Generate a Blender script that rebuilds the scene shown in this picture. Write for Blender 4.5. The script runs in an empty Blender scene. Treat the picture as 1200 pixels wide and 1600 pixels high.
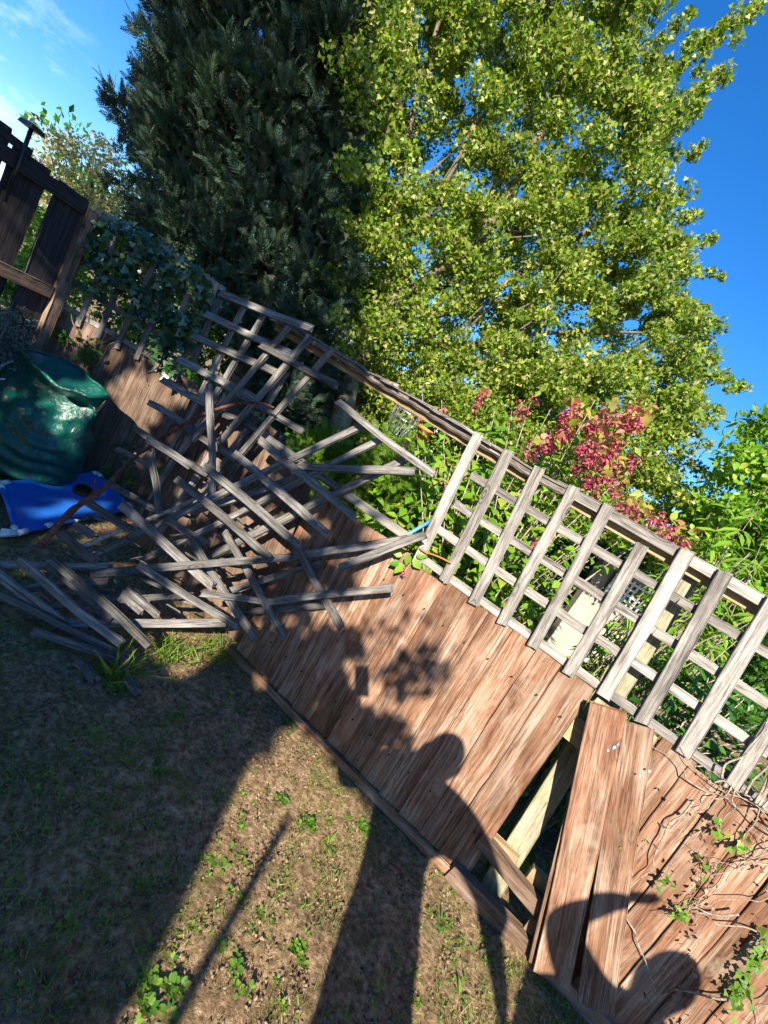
import bpy, math, random
import numpy as np
from mathutils import Vector, Matrix

# ------------------------------------------------------------------ camera, sky, sun, exposure
S = bpy.context.scene
COL = S.collection
rnd = random.Random(7)
rng = np.random.default_rng(11)
PITCH, ROLL, CAMH, FPX = math.radians(10), math.radians(31), 1.6, 700.0
FW = np.array([0, math.cos(PITCH), -math.sin(PITCH)])
UP0 = np.array([0, math.sin(PITCH), math.cos(PITCH)])
RT0 = np.array([1.0, 0, 0])
IX = math.cos(ROLL) * RT0 + math.sin(ROLL) * UP0
IY = math.sin(ROLL) * RT0 - math.cos(ROLL) * UP0
EYE = np.array([0, 0, CAMH])
cd = bpy.data.cameras.new('camera')
cam = bpy.data.objects.new('camera', cd)
COL.objects.link(cam)
cam.matrix_world = Matrix(((IX[0], -IY[0], -FW[0], 0), (IX[1], -IY[1], -FW[1], 0), (IX[2], -IY[2], -FW[2], CAMH), (0, 0, 0, 1)))
cd.sensor_fit = 'VERTICAL'; cd.sensor_height = 24; cd.lens = 24 * FPX / 1600
cd.clip_start = 0.02; cd.clip_end = 2000
S.camera = cam

SUN_AZ, SUN_EL = math.radians(8), math.radians(28)      # direction the light travels: azimuth from +Y to +X, elevation of the sun
LDIR = np.array([math.sin(SUN_AZ) * math.cos(SUN_EL), math.cos(SUN_AZ) * math.cos(SUN_EL), -math.sin(SUN_EL)])
sl = bpy.data.lights.new('sun', 'SUN'); sl.energy = 5.0; sl.angle = math.radians(0.53); sl.color = (1.0, 0.92, 0.77)
so = bpy.data.objects.new('sun', sl); COL.objects.link(so); so.location = (-2, -8, 8)
so.rotation_euler = Vector(LDIR).to_track_quat('-Z', 'Y').to_euler()
S.view_settings.view_transform = 'Standard'; S.view_settings.look = 'None'
S.view_settings.exposure = 1.4; S.view_settings.gamma = 1
w = bpy.data.worlds.new('World'); S.world = w; w.use_nodes = True
nt = w.node_tree; nt.nodes.clear()
def N(tree, typ, **kw):
    n = tree.nodes.new(typ)
    for k, v in kw.items():
        if k in n.inputs: n.inputs[k].default_value = v
        else: setattr(n, k, v)
    return n
sky = N(nt, 'ShaderNodeTexSky', sky_type='NISHITA', sun_disc=False)
sky.sun_elevation = SUN_EL; sky.sun_rotation = math.pi + SUN_AZ
sky.air_density = 1.0; sky.dust_density = 0.25; sky.ozone_density = 3.5
hsv = N(nt, 'ShaderNodeHueSaturation', Saturation=1.22)
stn = N(nt, 'ShaderNodeMixRGB', blend_type='MULTIPLY'); stn.inputs['Fac'].default_value = 1; stn.inputs['Color2'].default_value = (.88, .96, 1.14, 1)   # clear autumn air
nt.links.new(sky.outputs[0], stn.inputs['Color1']); nt.links.new(stn.outputs[0], hsv.inputs['Color'])
tc = N(nt, 'ShaderNodeTexCoord')
# thin cirrus streaks: noise stretched along one direction of the sky, kept to a patch on the left
mp = N(nt, 'ShaderNodeMapping'); mp.inputs['Rotation'].default_value = (0.3, 0.62, 0.45); mp.inputs['Scale'].default_value = (2.0, 9.0, 14.0)
nt.links.new(tc.outputs['Generated'], mp.inputs['Vector'])
cn = N(nt, 'ShaderNodeTexNoise', Scale=1.3, Detail=7.0, Roughness=0.62); nt.links.new(mp.outputs[0], cn.inputs['Vector'])
cr = N(nt, 'ShaderNodeMapRange'); cr.inputs['From Min'].default_value = 0.5; cr.inputs['From Max'].default_value = 0.85
nt.links.new(cn.outputs['Fac'], cr.inputs['Value'])
dirn = N(nt, 'ShaderNodeVectorMath', operation='DOT_PRODUCT')
cdv = Vector((-0.86, 0.47, 0.16)).normalized(); dirn.inputs[1].default_value = cdv
nt.links.new(tc.outputs['Generated'], dirn.inputs[0])
dr = N(nt, 'ShaderNodeMapRange'); dr.inputs['From Min'].default_value = 0.955; dr.inputs['From Max'].default_value = 1.0
nt.links.new(dirn.outputs['Value'], dr.inputs['Value'])
mm = N(nt, 'ShaderNodeMath', operation='MULTIPLY'); nt.links.new(cr.outputs[0], mm.inputs[0]); nt.links.new(dr.outputs[0], mm.inputs[1])
mx = N(nt, 'ShaderNodeMixRGB'); mx.inputs['Color2'].default_value = (9, 9.6, 10.5, 1)
nt.links.new(mm.outputs[0], mx.inputs['Fac']); nt.links.new(hsv.outputs[0], mx.inputs['Color1'])
bg = N(nt, 'ShaderNodeBackground', Strength=0.09); nt.links.new(mx.outputs[0], bg.inputs['Color'])
wo = N(nt, 'ShaderNodeOutputWorld'); nt.links.new(bg.outputs[0], wo.inputs['Surface'])

# ------------------------------------------------------------------ helpers that project image pixels onto planes of the scene
def ray(q): return (q[0] - 600) / FPX * IX + (q[1] - 800) / FPX * IY + FW
def at_y(q, y):
    d = ray(q); return EYE + d * (y / d[1])
def at_z(q, z):
    d = ray(q); return EYE + d * ((z - CAMH) / d[2])
MM, MT = np.array([.73, 1.96]), np.array([.929, -.370]); MN = np.array([-.370, -.929])     # main fence: point, direction, normal
LM = np.array([-2.6, 4.0]); LT = np.array([.2873, .9578]); LN = np.array([.9578, -.2873])   # left fence
def FP(u, z, off=0.0, M=MM, T=MT, Nn=MN):
    p = M + T * u + Nn * off; return np.array([p[0], p[1], z])
BM = np.array([-2.2, 3.45]); BT = np.array([.986, .164]); BN = np.array([.164, -.986])      # back-left fence
def BP(v, z, off=0.0): return FP(v, z, off, BM, BT, BN)
def LP(v, z, off=0.0): return FP(v, z, off, LM, LT, LN)
def hit(q, P0, n):
    d = ray(q); den = d @ n
    return (((P0 - EYE) @ n) / den) if abs(den) > 1e-6 else 1e9
def onF(q, off=0.0):
    n = np.array([MN[0], MN[1], 0]); return EYE + ray(q) * hit(q, FP(0, 0, off), n)
def onL(q, off=0.0):
    n = np.array([LN[0], LN[1], 0]); return EYE + ray(q) * hit(q, LP(0, 0, off), n)
def onB(q, off=0.0):
    n = np.array([BN[0], BN[1], 0]); return EYE + ray(q) * hit(q, BP(0, 0, off), n)
_a, _b, _c = np.array([-1.45, 1.72, .02]), np.array([-.28, 2.22, .02]), np.array([-1.0, 2.58, 1.0])
PN = np.cross(_b - _a, _c - _a); PN /= np.linalg.norm(PN)
if PN[1] > 0: PN = -PN
def onPile(q, off=0.0):
    ks = []
    for P0, n in ((_a + PN * off, PN), (FP(0, 0, .02 + max(off, .012)), np.array([MN[0], MN[1], 0])), (np.array([0, 0, .02 + max(off, 0) * .6]), np.array([0, 0, 1.0]))):
        k = hit(q, P0, n)
        if k > 0: ks.append(k)
    return EYE + ray(q) * min(ks)

# ------------------------------------------------------------------ materials
def new_mat(name):
    m = bpy.data.materials.new(name); m.use_nodes = True; t = m.node_tree; t.nodes.clear()
    o = t.nodes.new('ShaderNodeOutputMaterial'); return m, t, o
def ramp(t, fac, stops):
    r = t.nodes.new('ShaderNodeValToRGB'); e = r.color_ramp.elements
    while len(e) < len(stops): e.new(0.5)
    for k, (p, c) in enumerate(stops): e[k].position = p; e[k].color = (*c, 1)
    t.links.new(fac, r.inputs[0]); return r.outputs[0]
def mix(t, fac, a, b, mode='MIX'):
    n = t.nodes.new('ShaderNodeMixRGB'); n.blend_type = mode
    for s, v in ((0, fac), (1, a), (2, b)):
        if isinstance(v, (int, float)): n.inputs[s].default_value = v
        elif isinstance(v, tuple): n.inputs[s].default_value = (*v, 1)
        else: t.links.new(v, n.inputs[s])
    return n.outputs[0]
def noise(t, vec, scale, detail=6, rough=.6, dist=0.0):
    n = N(t, 'ShaderNodeTexNoise', Scale=scale, Detail=detail, Roughness=rough, Distortion=dist)
    t.links.new(vec, n.inputs['Vector']); return n.outputs['Fac']
def rng_map(t, v, a, b, c=0.0, d=1.0):
    n = t.nodes.new('ShaderNodeMapRange')
    for k, x in zip(('From Min', 'From Max', 'To Min', 'To Max'), (a, b, c, d)): n.inputs[k].default_value = x
    t.links.new(v, n.inputs['Value']); return n.outputs[0]
def wood(name, dark, mid, light, wear=None, wear_amt=0.0, wear_col=(.5, .42, .36), rough=.85, green=0.0, tone=.35, bump=.5, knots=True, vr=(.72, 1.22)):
    """weathered timber: the grain follows each board's own length (object X)"""
    m, t, o = new_mat(name)
    tcn = t.nodes.new('ShaderNodeTexCoord'); oi = t.nodes.new('ShaderNodeObjectInfo')
    add = N(t, 'ShaderNodeVectorMath', operation='MULTIPLY_ADD')
    sc = t.nodes.new('ShaderNodeCombineXYZ')
    for k in range(3): t.links.new(oi.outputs['Random'], sc.inputs[k])
    add.inputs[1].default_value = (37, 53, 71)
    t.links.new(sc.outputs[0], add.inputs[0]); t.links.new(tcn.outputs['Object'], add.inputs[2])
    base = add.outputs[0]
    def mapped(s):
        n = t.nodes.new('ShaderNodeMapping'); n.inputs['Scale'].default_value = s; t.links.new(base, n.inputs['Vector']); return n.outputs[0]
    g1 = noise(t, mapped((2.4, 44, 44)), 1.0, 9, .7, 1.2)
    g2 = noise(t, mapped((9, 230, 230)), 1.0, 6, .75, .4)
    g3 = noise(t, mapped((6, 16, 16)), 1.0, 6, .65)
    g = mix(t, .45, g1, g2)
    gf = rng_map(t, g, .38, .61)
    c = ramp(t, gf, [(0.0, dark), (.45, mid), (1.0, light)])
    c = mix(t, rng_map(t, g3, .35, .7), c, mix(t, 1.0, c, tuple(x * (1 - tone) + .0 for x in (1, 1, 1)), 'MULTIPLY'))
    if knots:
        v = N(t, 'ShaderNodeTexVoronoi', Scale=1.0); t.links.new(mapped((3.2, 9, 9)), v.inputs['Vector'])
        kf = rng_map(t, v.outputs['Distance'], .10, .24, 1, 0)
        wv = N(t, 'ShaderNodeMath', operation='SINE'); wm_ = N(t, 'ShaderNodeMath', operation='MULTIPLY'); wm_.inputs[1].default_value = 75; t.links.new(v.outputs['Distance'], wm_.inputs[0]); t.links.new(wm_.outputs[0], wv.inputs[0])
        c = mix(t, kf, c, mix(t, rng_map(t, wv.outputs[0], -1, 1, .15, .8), tuple(x * .6 for x in dark), mid))
    if wear_amt > 0:
        wn = noise(t, mapped((2.2, 75, 75)), 1.0, 12, .8, .9)
        wn2 = noise(t, mapped((1.8, 8, 8)), 1.0, 6, .65)
        sb = noise(t, mapped((1.1, 2.6, 2.6)), 3.0, 4, .6, .8)
        c = mix(t, rng_map(t, sb, .52, .74, 0, .5), c, tuple(x * .8 for x in wear_col))
        wf = N(t, 'ShaderNodeMath', operation='MULTIPLY'); t.links.new(rng_map(t, wn, .47, .62, 0, .85), wf.inputs[0]); t.links.new(rng_map(t, wn2, .40, .62), wf.inputs[1])
        wf2 = N(t, 'ShaderNodeMath', operation='MULTIPLY'); wf2.inputs[1].default_value = wear_amt; t.links.new(wf.outputs[0], wf2.inputs[0])
        c = mix(t, wf2.outputs[0], c, wear_col)
    if green > 0:
        gn = noise(t, mapped((4, 9, 9)), 1.0, 5, .6)
        gm = N(t, 'ShaderNodeMath', operation='MULTIPLY'); gm.inputs[1].default_value = green; t.links.new(rng_map(t, gn, .45, .65), gm.inputs[0])
        c = mix(t, gm.outputs[0], c, (.12, .14, .05))
    br = rng_map(t, oi.outputs['Random'], 0, 1, *vr)
    vv = t.nodes.new('ShaderNodeCombineXYZ')
    for k in range(3): t.links.new(br, vv.inputs[k])
    c = mix(t, 1.0, c, vv.outputs[0], 'MULTIPLY')
    b = N(t, 'ShaderNodeBsdfPrincipled', Roughness=rough); b.inputs['Specular IOR Level'].default_value = .25
    t.links.new(c, b.inputs['Base Color'])
    bm = N(t, 'ShaderNodeBump', Strength=bump, Distance=.004); t.links.new(g, bm.inputs['Height']); t.links.new(bm.outputs[0], b.inputs['Normal'])
    t.links.new(b.outputs[0], o.inputs[0]); return m
def leaf_mat(name, cols, rough=.5, trans=.35, tcol=None, spec=.35):
    m, t, o = new_mat(name)
    g = t.nodes.new('ShaderNodeNewGeometry')
    c = ramp(t, g.outputs['Random Per Island'], [(k / (len(cols) - 1), x) for k, x in enumerate(cols)])
    tcn = t.nodes.new('ShaderNodeTexCoord')
    n = noise(t, tcn.outputs['Object'], 1.7, 3, .5)
    c = mix(t, rng_map(t, n, .35, .65, 0, .45), c, mix(t, 1.0, c, (.55, .62, .6), 'MULTIPLY'))
    b = N(t, 'ShaderNodeBsdfPrincipled', Roughness=rough); b.inputs['Specular IOR Level'].default_value = spec
    t.links.new(c, b.inputs['Base Color'])
    tr = t.nodes.new('ShaderNodeBsdfTranslucent'); t.links.new(mix(t, 1.0, c, tcol or (1.2, 1.3, .6), 'MULTIPLY'), tr.inputs[0])
    ms = t.nodes.new('ShaderNodeMixShader'); ms.inputs[0].default_value = trans
    t.links.new(b.outputs[0], ms.inputs[1]); t.links.new(tr.outputs[0], ms.inputs[2]); t.links.new(ms.outputs[0], o.inputs[0]); return m
def plain(name, col, rough=.6, metallic=0.0, var=.25, scale=12, bump=.2, spec=.4, col2=None):
    m, t, o = new_mat(name)
    tcn = t.nodes.new('ShaderNodeTexCoord'); n = noise(t, tcn.outputs['Object'], scale, 8, .65)
    c = mix(t, rng_map(t, n, .35, .65), col, col2 or tuple(x * (1 - var) for x in col))
    b = N(t, 'ShaderNodeBsdfPrincipled', Roughness=rough, Metallic=metallic); b.inputs['Specular IOR Level'].default_value = spec
    t.links.new(c, b.inputs['Base Color'])
    if bump:
        bm = N(t, 'ShaderNodeBump', Strength=bump, Distance=.01); t.links.new(n, bm.inputs['Height']); t.links.new(bm.outputs[0], b.inputs['Normal'])
    t.links.new(b.outputs[0], o.inputs[0]); return m

M_GREY = wood('weathered_grey_timber', (.05, .043, .038), (.25, .225, .205), (.46, .425, .39), tone=.45, bump=.9)
M_GREYSHADE = wood('shaded_grey_timber', (.028, .026, .026), (.165, .152, .142), (.37, .345, .32), tone=.55, bump=1.0, vr=(.55, 1.4))  # darker copy of the grey timber, the pile's shade put into its colour
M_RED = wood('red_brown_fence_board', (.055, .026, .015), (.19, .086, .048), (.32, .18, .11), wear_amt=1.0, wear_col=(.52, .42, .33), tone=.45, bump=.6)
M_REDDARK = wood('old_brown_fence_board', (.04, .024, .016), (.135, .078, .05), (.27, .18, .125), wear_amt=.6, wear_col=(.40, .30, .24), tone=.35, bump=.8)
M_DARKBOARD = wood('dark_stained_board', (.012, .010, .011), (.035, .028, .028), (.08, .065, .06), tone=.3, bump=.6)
M_NEW = wood('pale_treated_timber', (.22, .14, .07), (.37, .26, .14), (.50, .38, .23), tone=.2, green=.25, bump=.3)
M_POST = wood('mossy_grey_post', (.12, .10, .07), (.27, .24, .17), (.42, .38, .30), green=.55, tone=.3, bump=.7)
M_BARKRAIL = wood('rotten_barked_rail', (.03, .02, .016), (.17, .14, .12), (.40, .36, .33), tone=.45, bump=1.0)
M_BRANCH = wood('red_bark', (.05, .018, .012), (.16, .055, .035), (.33, .17, .12), tone=.3, bump=.8, knots=False)
M_BARK = wood('tree_bark', (.05, .035, .022), (.17, .125, .08), (.33, .27, .18), tone=.35, green=.3, bump=1.0)
M_STEM = wood('dry_vine_stem', (.09, .065, .05), (.25, .20, .155), (.42, .36, .30), tone=.2, bump=.3, knots=False)
M_TREE = leaf_mat('hawthorn_leaf', [(.05, .11, .012), (.14, .24, .02), (.24, .34, .025), (.35, .38, .04), (.10, .20, .02), (.50, .42, .17), (.18, .29, .02), (.06, .12, .015)], trans=.4)
M_CON = leaf_mat('cypress_foliage', [(.025, .048, .034), (.04, .085, .055), (.06, .12, .065), (.06, .045, .03), (.09, .16, .085)], trans=.12, rough=.65, tcol=(1, 1.2, .8))
M_SHRUB = leaf_mat('shrub_leaf', [(.09, .24, .02), (.18, .36, .03), (.28, .44, .05), (.13, .28, .02), (.36, .42, .06)], trans=.42, rough=.4)
M_SHRUB2 = leaf_mat('dark_shrub_leaf', [(.03, .10, .015), (.06, .17, .02), (.10, .22, .03)], trans=.3, rough=.38)
M_AUT = leaf_mat('autumn_leaf', [(.38, .48, .14), (.55, .34, .22), (.34, .48, .12), (.60, .32, .28), (.50, .54, .24)], trans=.4)
M_BRACT = leaf_mat('red_bract', [(.30, .02, .07), (.52, .07, .15), (.65, .22, .26), (.36, .03, .09)], trans=.3, tcol=(1.2, .6, .6))
M_BRACTLEAF = leaf_mat('turning_leaf', [(.42, .40, .05), (.48, .16, .12), (.34, .42, .05), (.30, .40, .05), (.52, .22, .20)], trans=.42)
M_IVY = leaf_mat('ivy_leaf', [(.015, .045, .018), (.03, .08, .03), (.055, .12, .05), (.12, .20, .05), (.03, .06, .02)], trans=.1, rough=.28, spec=.6)
M_GRASS = leaf_mat('grass_blade', [(.07, .17, .02), (.14, .27, .03), (.27, .37, .05), (.10, .20, .02), (.32, .33, .10)], trans=.4)
M_THATCH = leaf_mat('dry_thatch', [(.32, .20, .10), (.48, .33, .18), (.62, .46, .27), (.16, .095, .05), (.36, .36, .12), (.22, .14, .07)], trans=.15)
M_WEED = leaf_mat('weed_leaf', [(.06, .16, .02), (.11, .24, .03), (.22, .34, .05), (.16, .28, .03)], trans=.4, rough=.42)
M_DEAD = leaf_mat('dead_leaf', [(.12, .07, .045), (.22, .135, .08), (.30, .22, .15), (.07, .04, .028)], trans=.1)
M_WALL = plain('cream_render', (.36, .315, .26), .9, var=.2, scale=5)
M_BLACK = plain('black_plastic', (.02, .022, .026), .35)
M_WHITE = plain('white_plastic', (.72, .75, .80), .4, var=.1)
M_WIRE = plain('galvanised_wire', (.42, .42, .42), .35, metallic=.9, bump=0)
M_ORANGE = plain('orange_clay', (.62, .22, .07), .7)
M_SPECK = plain('pale_blue_paint', (.25, .45, .8), .5)
M_RUST = plain('rusty_iron', (.05, .03, .022), .7, metallic=.4)
M_STRING = plain('orange_string', (.55, .16, .05), .8)

# ------------------------------------------------------------------ mesh builders
def link(o, parent=None):
    COL.objects.link(o)
    if parent is not None: o.parent = parent; o.matrix_parent_inverse = wmat(parent).inverted()
    return o
def wmat(o):
    b = Matrix.Translation(o.location) if o.type == 'EMPTY' else o.matrix_basis.copy()
    return b if o.parent is None else wmat(o.parent) @ o.matrix_parent_inverse @ b
def tag(o, label, cat, group=None, kind=None):
    if label: o['label'] = label
    if cat: o['category'] = cat
    if group: o['group'] = group
    if kind: o['kind'] = kind
    return o
def thing(name, loc, label, cat, group=None):
    o = bpy.data.objects.new(name, None); o.empty_display_size = .05; COL.objects.link(o); o.location = Vector(loc)
    return tag(o, label, cat, group)
def mesh_obj(name, V, F, mat, parent=None, smooth=False, M=None):
    me = bpy.data.meshes.new(name); me.from_pydata([tuple(map(float, v)) for v in V], [], F); me.materials.append(mat)
    if smooth: me.polygons.foreach_set('use_smooth', [True] * len(me.polygons))
    me.update(); o = bpy.data.objects.new(name, me); link(o, parent)
    if M is not None: o.matrix_basis = M
    return o
def frame(P0, P1, nrm):
    X = Vector(P1) - Vector(P0); L = X.length; X.normalize(); Z = Vector(nrm); Z = (Z - X * Z.dot(X)).normalized(); Y = Z.cross(X)
    M = Matrix(((X.x, Y.x, Z.x, P0[0]), (X.y, Y.y, Z.y, P0[1]), (X.z, Y.z, Z.z, P0[2]), (0, 0, 0, 1)))
    return M, L
def plank_geo(L, wd, th, seed, bend=.004, rag=.006, wedge=0.0, ch=.0025, twist=0.0, splinter=0.0):
    r = random.Random(seed); n = max(4, int(L / .05)); V = []; F = []
    p1, p2 = r.uniform(0, 6), r.uniform(0, 6); a1 = bend * r.uniform(.4, 1.2)
    prof = [(-.5, -.5), (.5, -.5), (.5, .5), (-.5, .5)]
    for i in range(n + 1):
        s = i / n; x = s * L
        bz = a1 * math.sin(2.2 * s * math.pi + p1) * .7; by = a1 * .6 * math.sin(1.5 * s * math.pi + p2)
        ww = wd * (1 + .03 * math.sin(7 * s + p2) + .02 * r.uniform(-1, 1)); tt = th * (1 + .06 * r.uniform(-1, 1)); an = twist * (s - .5)
        for (a, b) in prof:
            for (da, db) in (((1, 0), (0, 1)) if a * b > 0 else ((0, 1), (1, 0))):
                y = a * ww - math.copysign(ch, a) * da; z = b * tt * (1 - wedge * (.5 + a)) - math.copysign(ch, b) * db
                if b > 0 and wedge: z = (b * th - wedge * th * (.5 - a)) - ch * db
                xx = x
                if i in (0, n): xx += r.uniform(-rag, rag) * (1 if i else -1)
                if splinter and i == n: xx -= splinter * abs(a * 1.3 + .2) * r.uniform(.3, 1)
                V.append((xx, by + y * math.cos(an) - z * math.sin(an), bz + z * math.cos(an) + y * math.sin(an)))
    for i in range(n):
        for k in range(8):
            a = i * 8 + k; b = i * 8 + (k + 1) % 8; F.append((a, b, b + 8, a + 8))
    F.append(tuple(range(7, -1, -1))); F.append(tuple(n * 8 + k for k in range(8)))
    return V, F
_seed = [0]
def plank(name, P0, P1, wd, th, nrm, mat, parent=None, **kw):
    _seed[0] += 1
    M, L = frame(P0, P1, nrm); V, F = plank_geo(L, wd, th, _seed[0] * 17 + 3, **kw)
    return mesh_obj(name, V, F, mat, parent, M=M)
def tube_geo(pts, rads, k=7, seed=0, rough=.0):
    r = random.Random(seed); V = []; F = []; pts = [Vector(p) for p in pts]; up = Vector((.31, .2, .93))
    for i, p in enumerate(pts):
        d = (pts[min(i + 1, len(pts) - 1)] - pts[max(i - 1, 0)]).normalized()
        a = d.cross(up).normalized(); b = d.cross(a)
        for j in range(k):
            t = 2 * math.pi * j / k; q = rads[i] * (1 + rough * r.uniform(-1, 1)); V.append(p + a * math.cos(t) * q + b * math.sin(t) * q)
    for i in range(len(pts) - 1):
        for j in range(k):
            a = i * k + j; b = i * k + (j + 1) % k; F.append((a, b, b + k, a + k))
    F.append(tuple(range(k - 1, -1, -1))); F.append(tuple((len(pts) - 1) * k + j for j in range(k)))
    return V, F
def smooth_path(pts, sub=6):
    P = [Vector(p) for p in pts]; out = []
    for i in range(len(P) - 1):
        a, b, c, d = P[max(i - 1, 0)], P[i], P[i + 1], P[min(i + 2, len(P) - 1)]
        for s in range(sub):
            t = s / sub; out.append(.5 * ((2 * b) + (c - a) * t + (2 * a - 5 * b + 4 * c - d) * t * t + (3 * b - a - 3 * c + d) * t ** 3))
    out.append(P[-1]); return out
def join(parts):
    V = []; F = []
    for v, f in parts:
        o = len(V); V += list(v); F += [tuple(i + o for i in q) for q in f]
    return V, F
def tube(name, pts, r0, r1, mat, parent=None, sub=6, k=7, rough=.08, tk=None):
    p = smooth_path(pts, sub) if len(pts) > 2 else [Vector(q) for q in pts]
    rads = [r0 + (r1 - r0) * i / (len(p) - 1) for i in range(len(p))]
    V, F = tube_geo(p, rads, k, len(pts), rough); o = mesh_obj(name, V, F, mat, parent, smooth=True); return o
# templates: (verts (k,3), faces) with the leaf along +X, its face towards +Z
T_RHOMB = (np.array([[0, 0, 0], [.45, .3, .07], [1, 0, -.03], [.45, -.3, .07], [.5, 0, -.02]]), [(0, 4, 1), (4, 2, 1), (0, 3, 4), (4, 3, 2)])
T_ROUND = (np.array([[0, 0, 0], [.15, .24, .04], [.5, .38, .07], [.85, .27, .02], [1.0, 0, -.05], [.85, -.27, .02], [.5, -.38, .07], [.15, -.24, .04], [.5, 0, .0]]), [(0, 8, 2, 1), (8, 4, 3, 2), (0, 7, 6, 8), (8, 6, 5, 4)])
T_QUAD = (np.array([[0, 0, 0], [.5, .32, .06], [1, 0, 0], [.5, -.32, .06]]), [(0, 2, 1), (0, 3, 2)])
T_OVATE = (np.array([[0, 0, 0], [.14, .24, .05], [.4, .34, .07], [.75, .17, .0], [1.0, 0, -.14], [.75, -.17, .0], [.4, -.34, .07], [.14, -.24, .05], [.18, 0, .0], [.45, 0, .0], [.75, 0, -.05]]),
           [(0, 8, 1), (8, 9, 2, 1), (9, 10, 3, 2), (10, 4, 3), (0, 7, 8), (7, 6, 9, 8), (6, 5, 10, 9), (5, 4, 10)])
T_LANCE = (np.array([[0, 0, 0], [.25, .10, .03], [.6, .10, -.0], [1, 0, -.18], [.6, -.10, 0], [.25, -.10, .03], [.3, 0, 0], [.62, 0, -.04]]),
           [(0, 6, 1), (6, 7, 2, 1), (7, 3, 2), (0, 5, 6), (5, 4, 7, 6), (4, 3, 7)])
T_IVY = (np.array([[0, 0, 0], [-.1, .35, 0], [.3, .5, .03], [.42, .26, .02], [1, 0, -.05], [.42, -.26, .02], [.3, -.5, .03], [-.1, -.35, 0], [.3, 0, -.04]]),
         [(0, 8, 2, 1), (8, 4, 3, 2), (0, 7, 6, 8), (8, 6, 5, 4)])
T_BLADE = (np.array([[0, .05, 0], [0, -.05, 0], [.5, -.035, .06], [.5, .035, .06], [1, 0, -.02]]), [(0, 1, 2, 3), (3, 2, 4)])
def frond_template():
    V = []; F = []
    def sliver(x, y, a, L, wd, z):
        c, s = math.cos(a), math.sin(a); o = len(V)
        for lx, ly in ((0, 0), (.4 * L, wd), (L, 0), (.4 * L, -wd)): V.append((x + lx * c - ly * s, y + lx * s + ly * c, z - .25 * (x + lx * c) ** 2))
        F.append((o, o + 1, o + 2, o + 3))
    sliver(0, 0, 0, 1.0, .035, 0)
    for k in range(5):
        x = .15 + .15 * k
        for sgn in (1, -1): sliver(x, 0, sgn * (.75 - .05 * k), .46 - .06 * k, .045, .01 * k)
    return np.array(V), F
T_FROND = frond_template()
def scatter(name, tmpl, P, D, Nm, size, mat, parent=None, wsc=None, smooth=False):
    TV, TF = tmpl; n = len(P); P = np.asarray(P, float); D = np.asarray(D, float); Nm = np.asarray(Nm, float)
    D = D / (np.linalg.norm(D, axis=1, keepdims=True) + 1e-9)
    Y = np.cross(Nm, D); Y /= (np.linalg.norm(Y, axis=1, keepdims=True) + 1e-9); Z = np.cross(D, Y)
    size = np.broadcast_to(np.asarray(size, float), (n,)); ws = np.ones(n) if wsc is None else np.asarray(wsc)
    V = P[:, None, :] + size[:, None, None] * (TV[None, :, 0:1] * D[:, None, :] + TV[None, :, 1:2] * ws[:, None, None] * Y[:, None, :] + TV[None, :, 2:3] * Z[:, None, :])
    V = V.reshape(-1, 3); k = len(TV)
    ls = np.array([len(f) for f in TF]); idx = np.concatenate([np.array(f) for f in TF])
    loops = (np.arange(n)[:, None] * k + idx[None, :]).reshape(-1); sizes = np.tile(ls, n)
    starts = np.concatenate([[0], np.cumsum(sizes)[:-1]])
    me = bpy.data.meshes.new(name); me.vertices.add(len(V)); me.vertices.foreach_set('co', V.reshape(-1))
    me.loops.add(len(loops)); me.loops.foreach_set('vertex_index', loops.astype(np.int32))
    me.polygons.add(len(sizes)); me.polygons.foreach_set('loop_start', starts.astype(np.int32))
    me.update(calc_edges=True); me.validate(); me.materials.append(mat)
    if smooth: me.polygons.foreach_set('use_smooth', np.ones(len(sizes), bool))
    o = bpy.data.objects.new(name, me); return link(o, parent)
def rdir(n, up=0.0):
    v = rng.normal(size=(n, 3)); v /= np.linalg.norm(v, axis=1, keepdims=True); v[:, 2] += up; return v

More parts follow.
